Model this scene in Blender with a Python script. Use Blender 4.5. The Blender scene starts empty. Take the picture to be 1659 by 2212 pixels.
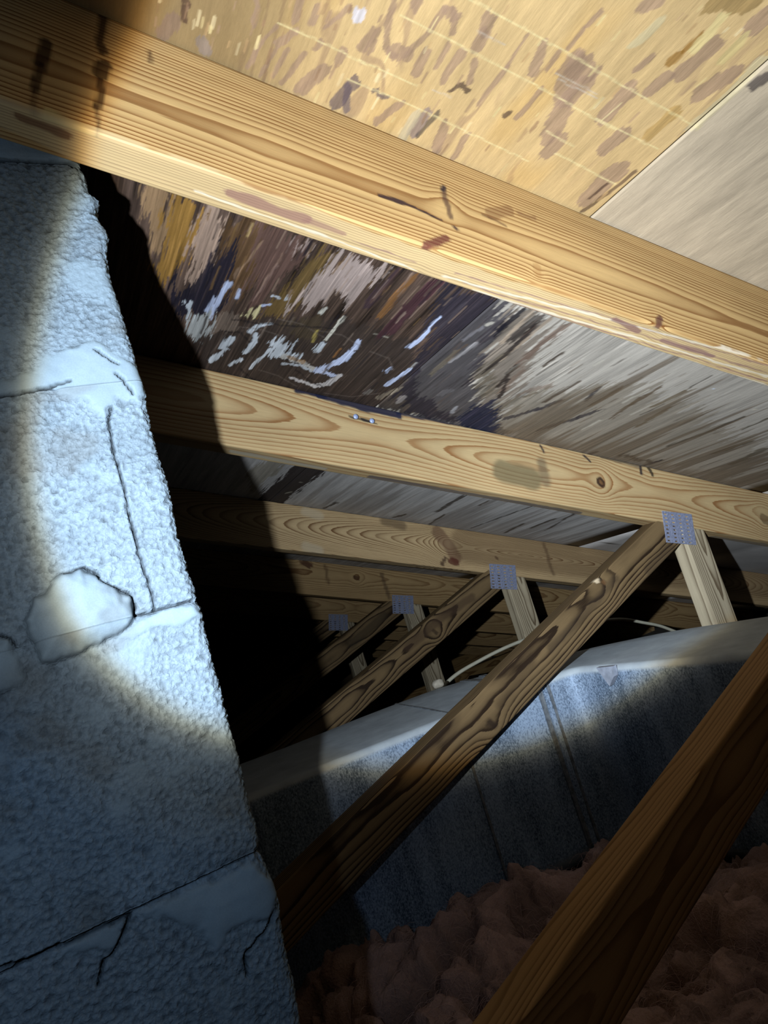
import bpy, bmesh, math, random
import numpy as np

# geometry solved from the photograph, metres, camera frame lifted by ZO
PITCH=0.3490658503988659
CAMROT=[[0.847438, 0.201399, -0.49121], [-0.441446, -0.246664, -0.862718], [-0.294915, 0.947943, -0.120125]]
FPX=1463.419932790632
HR,H0,H1,Y0,Y1,SP,TH=0.48901,0.10513,0.11575,0.43092,0.94312,0.6096,0.03727
# diagonal webs: lower-left end, upper-right end of the top edge (x, z), width
WEBA={0:((-.30,-.4618),(1.1157,-.0087),.067),1:((-.42,-.5296),(1.150,-.0105),.070)}
for _k in range(2,9): WEBA[_k]=((-.42,-.5296),(1.150,-.0105),.068)

ZO = 0.66
C = bpy.context.scene.collection
R = math.radians

# ------------------------------------------------------------------ camera
cam = bpy.data.cameras.new('camera')
cam.sensor_fit = 'HORIZONTAL'; cam.sensor_width = 36.0
cam.lens = FPX / 1659 * 36.0
cam.clip_start = 0.01; cam.clip_end = 50
camo = bpy.data.objects.new('camera', cam); C.objects.link(camo)
from mathutils import Matrix, Vector
_m = Matrix(CAMROT).to_4x4(); _m.translation = (0, 0, ZO)
camo.matrix_world = _m
sc = bpy.context.scene
sc.camera = camo
# ------------------------------------------------------------------ world, exposure
w = bpy.data.worlds.new('world'); sc.world = w; w.use_nodes = True
w.node_tree.nodes['Background'].inputs[0].default_value = (0, 0, 0, 1)
w.node_tree.nodes['Background'].inputs[1].default_value = 0.0
sc.view_settings.view_transform = 'Standard'; sc.view_settings.look = 'None'
sc.view_settings.gamma = 1.0; sc.view_settings.exposure = 0.0
sc.view_settings.use_curve_mapping = False
# ------------------------------------------------------------------ the hand torch: one spot lamp with a round hot beam and a dim outer spill
LPOS = (-0.065, 0.075, 0.05 + ZO)
# beam cross-section: an ellipse about the axis; (radius, strength, colour)
BU, BW = (.64279, -.76604, 0.0), (-.21115, -.17718, .96126)
BA = (.73637, .61789, .27564)
BC = (-.0758, -.0263)
BM = (2.1389, -.5993, 2.3317)
CW = (.90, 1.0, 1.10)
BEAM = [(0, 1.0, CW), (.84, 1.0, CW), (.905, .94, CW), (.937, .78, (1.0, .98, .90)), (.968, .36, (1.25, .98, .58)), (.995, .11, (1.2, .95, .62)), (1.04, .018, (1.1, .95, .75)), (1.10, 0, CW), (4, 0, CW)]
CS = (.72, .95, 1.25)
CN = (.88, .95, 1.02)
SPILL = [(0, .060, CN), (1.0, .060, CN), (1.15, .044, CN), (1.3, .034, CS), (2.0, .022, CS), (2.8, .013, CS), (4, .005, CS)]
HOT = (.08, -.30, .27, .60, 1.80)                     # hot spot inside the beam: centre, width, floor, height
POWER = 64.0
sl = bpy.data.lights.new('torch_light', 'SPOT')
sl.energy = POWER; sl.spot_size = R(176); sl.spot_blend = 0.05; sl.shadow_soft_size = 0.0045
so = bpy.data.objects.new('torch_light', sl); C.objects.link(so)
so.location = LPOS
so.rotation_euler = Vector(BA).to_track_quat('-Z', 'Y').to_euler()
sl.use_nodes = True
_t = sl.node_tree; _e = _t.nodes['Emission']
_g = _t.nodes.new('ShaderNodeNewGeometry')
def _dot(v):
    d = _t.nodes.new('ShaderNodeVectorMath'); d.operation = 'DOT_PRODUCT'; d.inputs[1].default_value = v
    _t.links.new(_g.outputs['Incoming'], d.inputs[0]); return d.outputs['Value']
def _mth(op, a, b=None):
    x = _t.nodes.new('ShaderNodeMath'); x.operation = op
    for i, v in enumerate((a, b)):
        if v is None: continue
        if isinstance(v, (int, float)): x.inputs[i].default_value = v
        else: _t.links.new(v, x.inputs[i])
    return x.outputs[0]
_da = _dot(BA)
_x = _mth('SUBTRACT', _mth('DIVIDE', _dot(BU), _da), BC[0]); _y = _mth('SUBTRACT', _mth('DIVIDE', _dot(BW), _da), BC[1])
_q = _mth('ADD', _mth('ADD', _mth('MULTIPLY', _mth('MULTIPLY', _x, _x), BM[0]), _mth('MULTIPLY', _mth('MULTIPLY', _x, _y), 2*BM[1])), _mth('MULTIPLY', _mth('MULTIPLY', _y, _y), BM[2]))
# the reflector is a little lopsided
_tx, _ty = _mth('ADD', _x, BC[0]), _mth('ADD', _y, BC[1])
_lop = _mth('ADD', _mth('MULTIPLY', _ty, -.113), _mth('MULTIPLY', _mth('MULTIPLY', _tx, _ty), -.275))
_lop = _mth('MAXIMUM', _mth('ADD', _lop, 1.0), .6)
_rad = _mth('DIVIDE', _mth('MULTIPLY', _mth('SQRT', _q), _lop), 4.0)
def _rmp(stops):
    n = _t.nodes.new('ShaderNodeValToRGB'); _t.links.new(_rad, n.inputs[0]); e = n.color_ramp.elements
    while len(e) < len(stops): e.new(0.5)
    for el, (dg, st, c) in zip(e, stops):
        el.position = dg/4.0; el.color = (st*c[0], st*c[1], st*c[2], 1)
    return n.outputs[0]
_hx = _mth('SUBTRACT', _mth('ADD', _x, BC[0]), HOT[0]); _hy = _mth('SUBTRACT', _mth('ADD', _y, BC[1]), HOT[1])
_hd = _mth('DIVIDE', _mth('ADD', _mth('MULTIPLY', _hx, _hx), _mth('MULTIPLY', _hy, _hy)), -2*HOT[2]**2)
_hot = _mth('ADD', _mth('MULTIPLY', _mth('EXPONENT', _hd), HOT[4]), HOT[3])
_v1 = _t.nodes.new('ShaderNodeVectorMath'); _v1.operation = 'SCALE'; _t.links.new(_rmp(BEAM), _v1.inputs[0]); _t.links.new(_hot, _v1.inputs['Scale'])
_v2 = _t.nodes.new('ShaderNodeVectorMath'); _v2.operation = 'ADD'; _t.links.new(_v1.outputs[0], _v2.inputs[0]); 
_sp = _t.nodes.new('ShaderNodeMapRange'); _sp.interpolation_type = 'SMOOTHSTEP'          # the spill is stronger to the left of the beam
for _i, _v in zip((1, 2, 3, 4), (-.75, -.15, 1.0, .16)): _sp.inputs[_i].default_value = _v
_t.links.new(_mth('ADD', _x, BC[0]), _sp.inputs[0])
_v3 = _t.nodes.new('ShaderNodeVectorMath'); _v3.operation = 'SCALE'; _t.links.new(_rmp(SPILL), _v3.inputs[0]); _t.links.new(_sp.outputs[0], _v3.inputs['Scale'])
_t.links.new(_v3.outputs[0], _v2.inputs[1])
_t.links.new(_v2.outputs[0], _e.inputs['Color']); _e.inputs['Strength'].default_value = 1.0

ROOF=[
('p',(150, 120, 88),0.9,0.003,0.02,0.0000,[(0.0259,0.5941),(0.0524,0.5945),(0.0537,0.6362),(0.0560,0.6875),(0.0478,0.7070),(0.0257,0.6412),(0.0203,0.6115)]),
('p',(150, 112, 55),0.95,0.003,0.02,0.0000,[(0.0519,0.5919),(0.0796,0.5942),(0.0858,0.6390),(0.0830,0.6835),(0.0789,0.7089),(0.0646,0.7614),(0.0511,0.7232),(0.0558,0.6797),(0.0537,0.6362)]),
('p',(168, 142, 124),0.95,0.003,0.035,0.0000,[(0.0819,0.5945),(0.1082,0.5960),(0.1133,0.6374),(0.1072,0.6756),(0.1064,0.7192),(0.1024,0.7482),(0.0923,0.7534),(0.0913,0.7025),(0.0860,0.6911),(0.0853,0.6560)]),
('p',(92, 68, 45),0.9,0.003,0.03,0.0000,[(0.1098,0.5967),(0.1612,0.5979),(0.1646,0.6794),(0.1573,0.7351),(0.1381,0.7561),(0.1231,0.7107)]),
('p',(34, 32, 44),0.95,0.003,0.03,0.0000,[(0.1166,0.6754),(0.1261,0.6437),(0.1378,0.7031),(0.1401,0.7722),(0.1274,0.8087),(0.0991,0.8234),(0.0770,0.7603),(0.0944,0.7439),(0.1056,0.7177)]),
('p',(98, 74, 66),0.9,0.003,0.03,0.0000,[(0.1337,0.5984),(0.1877,0.5993),(0.2004,0.6512),(0.1857,0.7315),(0.1677,0.7522),(0.1550,0.6843)]),
('s',(150, 122, 112),0.6,0.0015,0.01,0.0018,[(0.1787,0.6529),(0.1728,0.7382)]),
('s',(150, 122, 100),0.6,0.0015,0.01,0.0017,[(0.1506,0.6311),(0.1402,0.7018)]),
('s',(140, 112, 96),0.5,0.0015,0.01,0.0014,[(0.1787,0.6326),(0.1752,0.6961)]),
('s',(168, 142, 96),0.8,0.0015,0.0,0.0016,[(0.1351,0.6033),(0.1343,0.6224)]),
('p',(154, 134, 126),0.95,0.003,0.02,0.0000,[(0.1851,0.5981),(0.2021,0.5978),(0.1985,0.6297),(0.1954,0.6368)]),
('p',(108, 86, 50),0.9,0.003,0.02,0.0000,[(0.2323,0.6024),(0.2378,0.6368),(0.2269,0.7102),(0.2205,0.7606),(0.1924,0.7751),(0.1960,0.7262),(0.2062,0.6679),(0.2125,0.6082)]),
('p',(166, 148, 140),0.97,0.003,0.03,0.0000,[(0.2346,0.6013),(0.2966,0.6018),(0.2906,0.6620),(0.2828,0.6882),(0.2724,0.6757),(0.2573,0.6748),(0.2488,0.7126),(0.2278,0.7304),(0.2172,0.7209),(0.2228,0.6820),(0.2306,0.6405)]),
('p',(62, 52, 47),0.92,0.003,0.012,0.0000,[(0.1274,0.8538),(0.1558,0.8258),(0.1924,0.7751),(0.2625,0.7388),(0.3002,0.7193),(0.4032,0.7312),(0.4789,0.8687),(0.6087,0.9347),(0.4351,0.9505),(0.3098,0.9669),(0.1507,0.9530)]),
('p',(78, 66, 50),0.7,0.003,0.01,0.0000,[(0.2356,0.7528),(0.2587,0.7287),(0.2804,0.7678),(0.2642,0.7964),(0.2174,0.7746)]),
('p',(110, 95, 84),0.95,0.003,0.0,0.0000,[(0.1384,0.8206),(0.1448,0.7792),(0.1599,0.7773),(0.1707,0.7863),(0.1725,0.8172),(0.1535,0.8323),(0.1431,0.8417)]),
('s',(122, 85, 50),0.9,0.0015,0.015,0.0048,[(0.3298,0.5925),(0.3274,0.6344),(0.3301,0.6870)]),
('s',(135, 105, 70),0.7,0.0015,0.015,0.0029,[(0.3090,0.5955),(0.3108,0.6263),(0.3066,0.6692)]),
('s',(68, 42, 48),0.9,0.0015,0.02,0.0092,[(0.3598,0.6010),(0.3545,0.6673),(0.3566,0.7310)]),
('s',(60, 45, 52),0.8,0.0015,0.02,0.0053,[(0.3079,0.5912),(0.3040,0.6705)]),
('p',(100, 84, 70),0.7,0.003,0.06,0.0000,[(0.4520,0.5941),(0.5218,0.6047),(0.5604,0.6778),(0.6266,0.8102),(0.6920,0.9257),(0.6139,0.8985),(0.5213,0.7595)]),
('p',(46, 43, 54),0.85,0.003,0.03,0.0000,[(0.3616,0.5880),(0.4617,0.6026),(0.4950,0.6835),(0.5244,0.7580),(0.5932,0.8673),(0.6760,0.9106),(0.7015,0.9830),(0.5267,0.9555),(0.4536,0.9010),(0.4183,0.7518)]),
('s',(26, 24, 34),0.9,0.0015,0.02,0.0051,[(0.4847,0.6142),(0.4856,0.6614)]),
('s',(72, 66, 72),0.6,0.0015,0.01,0.0019,[(0.4117,0.6262),(0.4141,0.7118)]),
('s',(85, 76, 72),0.6,0.0015,0.01,0.0020,[(0.4562,0.6510),(0.4640,0.7579)]),
('p',(36, 40, 62),0.95,0.003,0.0,0.0000,[(0.5863,0.8709),(0.6085,0.8294),(0.6570,0.8979),(0.7057,0.9305),(0.6734,0.9724),(0.5873,0.9235)]),
('p',(92, 82, 66),0.6,0.003,0.02,0.0000,[(0.5213,0.7595),(0.5256,0.7182),(0.5937,0.8085),(0.5832,0.8525)]),
('p',(205, 211, 218),0.85,0.003,0.0,0.0000,[(0.0997,0.7816),(0.1040,0.7828),(0.1089,0.8183),(0.1044,0.8231)]),
('s',(188, 198, 226),0.95,0.0015,0.006,0.0028,[(0.1382,0.7161),(0.1340,0.7582),(0.1339,0.8054)]),
('s',(188, 198, 226),0.85,0.0015,0.006,0.0022,[(0.1303,0.7545),(0.1273,0.7942)]),
('p',(176, 178, 176),0.85,0.003,0.008,0.0000,[(0.1154,0.8027),(0.1327,0.7890),(0.1411,0.8441),(0.1322,0.8747),(0.1104,0.8455),(0.1112,0.8208)]),
('s',(188, 198, 226),0.9,0.0015,0.0,0.0018,[(0.1528,0.7244),(0.1539,0.7423)]),
('s',(205, 211, 218),0.7,0.0015,0.0,0.0018,[(0.1930,0.7166),(0.2010,0.7192)]),
('s',(205, 211, 218),0.6,0.0015,0.0,0.0018,[(0.2082,0.7066),(0.2094,0.7193)]),
('p',(196, 184, 140),0.9,0.003,0.0,0.0000,[(0.1844,0.7435),(0.1884,0.7698),(0.1723,0.7782),(0.1741,0.7581)]),
('s',(188, 198, 226),0.8,0.0015,0.0,0.0019,[(0.1882,0.7439),(0.1949,0.7381)]),
('s',(205, 211, 218),0.9,0.0015,0.0,0.0029,[(0.2087,0.7791),(0.1944,0.7929),(0.1902,0.8119)]),
('s',(205, 211, 218),0.95,0.0015,0.0,0.0037,[(0.1982,0.8131),(0.2032,0.8350),(0.1991,0.8687)]),
('s',(205, 211, 218),0.9,0.0015,0.0,0.0055,[(0.1702,0.8411),(0.1664,0.8711)]),
('s',(205, 211, 218),0.9,0.0015,0.005,0.0042,[(0.1724,0.8767),(0.1648,0.8985),(0.1604,0.9176)]),
('s',(205, 211, 218),0.9,0.0015,0.0,0.0029,[(0.1987,0.8900),(0.1884,0.9172)]),
('p',(205, 211, 218),0.9,0.003,0.0,0.0000,[(0.2323,0.8048),(0.2465,0.8195),(0.2551,0.8053),(0.2514,0.8385),(0.2717,0.8368),(0.2707,0.8540),(0.2454,0.8626),(0.2332,0.8614),(0.2318,0.8371),(0.2223,0.8279)]),
('s',(205, 211, 218),0.85,0.0015,0.0,0.0028,[(0.2289,0.8430),(0.2218,0.8764),(0.2191,0.9140)]),
('s',(200, 196, 190),0.85,0.0015,0.0,0.0042,[(0.2509,0.8537),(0.2790,0.8574),(0.3096,0.8733)]),
('s',(205, 211, 218),0.7,0.0015,0.0,0.0025,[(0.2570,0.8767),(0.2827,0.8680),(0.3022,0.8772)]),
('s',(150, 115, 75),0.7,0.0015,0.0,0.0035,[(0.2595,0.8522),(0.2829,0.8584)]),
('s',(200, 196, 185),0.9,0.0015,0.0,0.0025,[(0.2606,0.7123),(0.2586,0.7251)]),
('s',(205, 200, 185),0.9,0.0015,0.0,0.0026,[(0.2883,0.7206),(0.2882,0.7507),(0.2886,0.7838)]),
('s',(205, 211, 218),0.9,0.0015,0.0,0.0047,[(0.2874,0.7983),(0.2877,0.8153)]),
('s',(190, 170, 90),0.5,0.0015,0.0,0.0020,[(0.2705,0.7664),(0.2754,0.7975)]),
('s',(188, 198, 226),0.97,0.0015,0.0,0.0033,[(0.3306,0.7634),(0.3339,0.7884)]),
('s',(188, 198, 226),0.97,0.0015,0.0,0.0055,[(0.3336,0.7958),(0.3331,0.8199),(0.3234,0.8405)]),
('s',(188, 198, 226),0.95,0.0015,0.0,0.0057,[(0.3259,0.8376),(0.3103,0.8713)]),
('s',(188, 198, 226),0.95,0.0015,0.0,0.0040,[(0.3103,0.8713),(0.3388,0.8747)]),
('s',(205, 200, 200),0.9,0.0015,0.0,0.0048,[(0.3456,0.8728),(0.3408,0.9065),(0.3244,0.9204)]),
('s',(205, 200, 200),0.85,0.0015,0.0,0.0030,[(0.3244,0.9204),(0.2996,0.9157),(0.2816,0.9113)]),
('s',(160, 110, 60),0.6,0.0015,0.0,0.0020,[(0.3165,0.7975),(0.3161,0.8227)]),
('s',(188, 198, 226),0.97,0.0015,0.0,0.0019,[(0.3998,0.6629),(0.4009,0.6949)]),
('s',(188, 198, 226),0.97,0.0015,0.0,0.0039,[(0.4015,0.6998),(0.4019,0.7222),(0.4000,0.7469)]),
('p',(188, 198, 226),0.95,0.003,0.0,0.0000,[(0.3999,0.8261),(0.4023,0.8152),(0.4072,0.8143),(0.4075,0.8288)]),
('s',(200, 195, 190),0.6,0.0015,0.0,0.0018,[(0.4315,0.7826),(0.4306,0.8069)]),
('s',(188, 198, 226),0.97,0.0015,0.0,0.0040,[(0.4306,0.8069),(0.4283,0.8279),(0.4238,0.8648)]),
('s',(150, 138, 120),0.6,0.0015,0.01,0.0053,[(0.4459,0.8712),(0.4317,0.9164)]),
('s',(165, 158, 155),0.6,0.0015,0.0,0.0054,[(0.4668,0.8903),(0.4680,0.9090)]),
('s',(140, 134, 128),0.5,0.0015,0.0,0.0045,[(0.4095,0.8958),(0.4077,0.9061)]),
('s',(170, 165, 165),0.6,0.0015,0.008,0.0034,[(0.4781,0.6993),(0.4726,0.7565)]),
('s',(130, 118, 100),0.6,0.0015,0.01,0.0042,[(0.4648,0.7276),(0.4674,0.8041)]),
('s',(150, 146, 150),0.5,0.0015,0.01,0.0026,[(0.4621,0.6543),(0.4566,0.6966)]),
('s',(185, 178, 165),0.8,0.0015,0.0,0.0029,[(0.4658,0.6448),(0.4645,0.6492)]),
('s',(165, 165, 170),0.6,0.0015,0.0,0.0028,[(0.5630,0.8832),(0.5692,0.9049)]),
('s',(120, 116, 118),0.4,0.0015,0.0,0.0053,[(0.5206,0.8376),(0.5148,0.8537)]),
('s',(190, 182, 165),0.7,0.0015,0.0,0.0008,[(0.3415,0.7388),(0.3459,0.7378)]),
('s',(190, 182, 165),0.7,0.0015,0.0,0.0008,[(0.3553,0.7383),(0.3625,0.7386)]),
('s',(42, 36, 36),0.8,0.0015,0.02,0.0065,[(0.5124,0.6071),(0.5156,0.6659)]),
('s',(165, 146, 126),0.85,0.0015,0.01,0.0029,[(0.4983,0.6024),(0.5065,0.6748)]),
('s',(165, 146, 126),0.85,0.0015,0.012,0.0040,[(0.5292,0.6009),(0.5339,0.6674),(0.5350,0.7178)]),
('s',(44, 37, 37),0.9,0.0015,0.012,0.0031,[(0.5210,0.6237),(0.5315,0.6929),(0.5352,0.7654)]),
('s',(60, 50, 46),0.8,0.0015,0.01,0.0026,[(0.5213,0.6013),(0.5250,0.6476)]),
('s',(112, 92, 80),0.85,0.0015,0.012,0.0054,[(0.5572,0.5987),(0.5594,0.6612),(0.5659,0.7172)]),
('s',(120, 100, 86),0.7,0.0015,0.012,0.0044,[(0.5823,0.7277),(0.5954,0.7984)]),
('s',(74, 61, 50),0.9,0.0015,0.01,0.0025,[(0.6005,0.6614),(0.6012,0.7019)]),
('s',(50, 41, 37),0.9,0.0015,0.012,0.0040,[(0.5628,0.7141),(0.5800,0.7830)]),
('s',(48, 40, 38),0.9,0.0015,0.0,0.0030,[(0.5816,0.7648),(0.6054,0.8213)]),
('s',(60, 50, 46),0.85,0.0015,0.0,0.0031,[(0.6474,0.7785),(0.6411,0.7987)]),
('s',(130, 112, 98),0.7,0.0015,0.01,0.0061,[(0.6530,0.7501),(0.6296,0.7897)]),
('p',(128, 116, 98),0.6,0.003,0.05,0.0000,[(0.6885,0.9643),(0.6182,0.8301),(0.6510,0.7936),(0.7278,0.7290),(0.7371,0.6938),(0.8176,0.6911),(0.9116,0.6998),(1.0349,0.7441),(1.2102,0.7799),(1.4850,0.9746),(1.1775,0.9522),(0.8400,0.9633)]),
('s',(82, 66, 52),0.85,0.0015,0.012,0.0031,[(0.6807,0.7164),(0.6818,0.7967)]),
('s',(52, 48, 52),0.85,0.0015,0.012,0.0031,[(0.7227,0.7154),(0.7365,0.7680)]),
('s',(108, 90, 70),0.85,0.0015,0.012,0.0040,[(0.7538,0.6991),(0.7567,0.7652)]),
('s',(92, 75, 58),0.85,0.0015,0.012,0.0032,[(0.8044,0.6762),(0.8141,0.7390)]),
('s',(100, 84, 66),0.85,0.0015,0.012,0.0033,[(0.8070,0.7193),(0.8241,0.7985)]),
('s',(58, 50, 42),0.85,0.0015,0.012,0.0013,[(0.8429,0.6079),(0.8482,0.6568)]),
('s',(104, 90, 70),0.85,0.0015,0.012,0.0041,[(0.8509,0.6626),(0.8496,0.7244)]),
('s',(108, 92, 72),0.85,0.0015,0.012,0.0043,[(0.8780,0.7175),(0.8887,0.7981)]),
('s',(60, 55, 46),0.85,0.0015,0.012,0.0041,[(1.0173,0.6815),(1.0205,0.7518)]),
('s',(86, 78, 66),0.85,0.0015,0.012,0.0038,[(1.0205,0.7518),(1.0117,0.8366)]),
('s',(96, 86, 68),0.85,0.0015,0.012,0.0050,[(1.1253,0.7579),(1.1191,0.8229)]),
('s',(100, 90, 74),0.85,0.0015,0.012,0.0083,[(1.1843,0.7798),(1.2013,0.8430)]),
('s',(60, 54, 56),0.85,0.0015,0.012,0.0042,[(0.7819,0.7783),(0.7703,0.8204)]),
('s',(66, 60, 62),0.85,0.0015,0.012,0.0051,[(0.7703,0.8204),(0.7472,0.8965)]),
('s',(60, 54, 56),0.85,0.0015,0.012,0.0040,[(0.7013,0.7845),(0.6892,0.8312)]),
('s',(62, 57, 62),0.85,0.0015,0.012,0.0049,[(0.6892,0.8312),(0.6618,0.8908)]),
('s',(80, 70, 60),0.85,0.0015,0.012,0.0050,[(1.0547,0.9214),(0.9686,0.9230)]),
('s',(88, 80, 66),0.85,0.0015,0.012,0.0028,[(1.0604,0.6739),(1.0638,0.7288)]),
('s',(34, 32, 42),0.95,0.0015,0.0,0.0043,[(0.9047,0.9600),(0.9129,0.9300)]),
('s',(34, 32, 42),0.95,0.0015,0.0,0.0046,[(1.0549,0.9398),(1.0574,0.9049)]),
('s',(34, 32, 42),0.95,0.0015,0.0,0.0036,[(0.7750,0.9519),(0.8062,0.9566)]),
('s',(205, 215, 230),0.9,0.0015,0.0,0.0013,[(0.8818,0.6392),(0.8844,0.6396)]),
('s',(215, 205, 185),0.9,0.0015,0.0,0.0013,[(1.0063,0.6622),(1.0094,0.6585)]),
('s',(205, 195, 180),0.7,0.0015,0.0,0.0008,[(0.8255,0.8000),(0.8214,0.7742)]),
('s',(158, 128, 104),0.78,0.0012,0.002,0.0026,[(0.1607,0.3239),(0.1662,0.3460),(0.1728,0.3592),(0.1810,0.3636)]),
('s',(158, 128, 104),0.78,0.0012,0.002,0.0048,[(0.1774,0.3620),(0.1904,0.3597)]),
('s',(158, 128, 104),0.78,0.0012,0.002,0.0026,[(0.1890,0.3595),(0.1942,0.3380),(0.1969,0.3142)]),
('s',(158, 128, 104),0.78,0.0012,0.002,0.0033,[(0.1774,0.3248),(0.1780,0.3189)]),
('s',(158, 128, 104),0.78,0.0012,0.002,0.0021,[(0.2023,0.3115),(0.2119,0.3290)]),
('s',(158, 128, 104),0.78,0.0012,0.002,0.0038,[(0.1993,0.3157),(0.2081,0.3170)]),
('s',(158, 128, 104),0.78,0.0012,0.002,0.0039,[(0.2029,0.3491),(0.2037,0.3691)]),
('s',(158, 128, 104),0.78,0.0012,0.002,0.0022,[(0.2139,0.3384),(0.2152,0.3574)]),
('s',(158, 128, 104),0.78,0.0012,0.002,0.0035,[(0.2281,0.3389),(0.2256,0.3576),(0.2269,0.3639)]),
('s',(158, 128, 104),0.78,0.0012,0.002,0.0027,[(0.2393,0.3385),(0.2452,0.3574)]),
('s',(158, 128, 104),0.78,0.0012,0.002,0.0055,[(0.2298,0.3053),(0.2322,0.3135)]),
('s',(158, 128, 104),0.78,0.0012,0.002,0.0056,[(0.2333,0.3182),(0.2339,0.3283)]),
('s',(158, 128, 104),0.78,0.0012,0.002,0.0017,[(0.2625,0.3035),(0.2648,0.3310)]),
('s',(158, 128, 104),0.78,0.0012,0.002,0.0022,[(0.2648,0.3310),(0.2650,0.3709)]),
('s',(158, 128, 104),0.78,0.0012,0.002,0.0040,[(0.2787,0.3057),(0.2871,0.3265)]),
('s',(158, 128, 104),0.78,0.0012,0.002,0.0022,[(0.2928,0.3049),(0.2938,0.3199)]),
('s',(158, 128, 104),0.78,0.0012,0.002,0.0091,[(0.3106,0.3069),(0.3226,0.3288)]),
('s',(158, 128, 104),0.78,0.0012,0.002,0.0076,[(0.3296,0.3428),(0.3399,0.3727)]),
('s',(158, 128, 104),0.78,0.0012,0.002,0.0023,[(0.3033,0.3381),(0.3006,0.3701)]),
('s',(158, 128, 104),0.78,0.0012,0.002,0.0042,[(0.2494,0.4020),(0.2575,0.4292)]),
('s',(158, 128, 104),0.78,0.0012,0.002,0.0029,[(0.2729,0.4022),(0.2764,0.4286)]),
('s',(158, 128, 104),0.78,0.0012,0.002,0.0037,[(0.2057,0.4009),(0.1956,0.4266)]),
('s',(158, 128, 104),0.78,0.0012,0.002,0.0039,[(0.1594,0.3535),(0.1563,0.3675)]),
('s',(158, 128, 104),0.78,0.0012,0.002,0.0017,[(0.1613,0.3607),(0.1635,0.3703)]),
('s',(158, 128, 104),0.78,0.0012,0.002,0.0018,[(0.0865,0.3985),(0.0813,0.4273)]),
('s',(158, 128, 104),0.78,0.0012,0.002,0.0020,[(0.0980,0.3990),(0.0926,0.4271)]),
('s',(158, 128, 104),0.78,0.0012,0.002,0.0018,[(0.1060,0.3984),(0.1014,0.4218)]),
('s',(158, 128, 104),0.78,0.0012,0.002,0.0022,[(0.1182,0.3953),(0.1101,0.4272)]),
('s',(158, 128, 104),0.78,0.0012,0.002,0.0013,[(0.0918,0.3796),(0.0866,0.3952)]),
('s',(158, 128, 104),0.78,0.0012,0.002,0.0021,[(0.0717,0.3694),(0.0755,0.3754),(0.0756,0.3869)]),
('s',(158, 128, 104),0.78,0.0012,0.002,0.0030,[(0.1011,0.3546),(0.1018,0.3706)]),
('s',(158, 128, 104),0.78,0.0012,0.002,0.0030,[(0.1134,0.3571),(0.1140,0.3684)]),
('s',(158, 128, 104),0.78,0.0012,0.002,0.0017,[(0.1366,0.3446),(0.1249,0.3681)]),
('s',(158, 128, 104),0.78,0.0012,0.002,0.0049,[(0.1364,0.3995),(0.1260,0.4249)]),
('s',(158, 128, 104),0.78,0.0012,0.002,0.0030,[(0.1053,0.3808),(0.0969,0.3933)]),
('s',(158, 128, 104),0.78,0.0012,0.002,0.0035,[(0.1441,0.3779),(0.1439,0.3867)]),
('s',(158, 128, 104),0.78,0.0012,0.002,0.0030,[(0.1254,0.3810),(0.1249,0.3855)]),
('s',(158, 128, 104),0.78,0.0012,0.002,0.0077,[(0.3123,0.3061),(0.3276,0.3074)]),
('s',(158, 128, 104),0.78,0.0012,0.002,0.0074,[(0.3291,0.3159),(0.3287,0.3331)]),
('s',(158, 128, 104),0.78,0.0012,0.002,0.0075,[(0.3665,0.3066),(0.3675,0.3340)]),
('s',(158, 128, 104),0.78,0.0012,0.002,0.0070,[(0.3943,0.2494),(0.3931,0.2733)]),
('s',(158, 128, 104),0.78,0.0012,0.002,0.0056,[(0.3840,0.2844),(0.3826,0.2974)]),
('s',(158, 128, 104),0.78,0.0012,0.002,0.0077,[(0.4273,0.2597),(0.4213,0.2788)]),
('s',(158, 128, 104),0.78,0.0012,0.002,0.0032,[(0.3594,0.2756),(0.3580,0.2875)]),
('s',(158, 128, 104),0.78,0.0012,0.002,0.0074,[(0.4092,0.2234),(0.4099,0.2133)]),
('s',(158, 128, 104),0.78,0.0012,0.002,0.0022,[(0.2998,0.2650),(0.2993,0.2789)]),
('s',(158, 128, 104),0.78,0.0012,0.002,0.0018,[(0.2975,0.2818),(0.2966,0.2987)]),
('s',(158, 128, 104),0.78,0.0012,0.002,0.0044,[(0.3291,0.2409),(0.3249,0.2497)]),
('s',(158, 128, 104),0.78,0.0012,0.002,0.0069,[(0.3941,0.3395),(0.3926,0.3576)]),
('s',(158, 128, 104),0.78,0.0012,0.002,0.0103,[(0.4208,0.3751),(0.4218,0.4103)]),
('s',(158, 128, 104),0.78,0.0012,0.002,0.0068,[(0.3486,0.3683),(0.3496,0.3853)]),
('s',(50, 30, 40),0.75,0.0015,0.003,0.0022,[(0.2370,0.3683),(0.2386,0.3636),(0.2490,0.3661)]),
('s',(62, 42, 46),0.75,0.0015,0.003,0.0021,[(0.2911,0.3690),(0.2929,0.3650)]),
('s',(214, 208, 214),0.75,0.0015,0.003,0.0046,[(0.1430,0.3475),(0.1443,0.3453)]),
('s',(108, 94, 96),0.75,0.0015,0.003,0.0032,[(0.1602,0.4062),(0.1667,0.4253)]),
('s',(92, 78, 84),0.75,0.0015,0.003,0.0018,[(0.1803,0.4009),(0.1936,0.4001)]),
('s',(98, 82, 88),0.75,0.0015,0.003,0.0050,[(0.1618,0.4006),(0.1572,0.4250)]),
('s',(70, 45, 40),0.75,0.0015,0.003,0.0022,[(0.0273,0.4005),(0.0300,0.4115)]),
('s',(80, 55, 45),0.75,0.0015,0.003,0.0021,[(0.0275,0.3928),(0.0289,0.3951)]),
('s',(140, 112, 92),0.75,0.0015,0.003,0.0057,[(0.0215,0.4150),(0.0161,0.4278)]),
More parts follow.
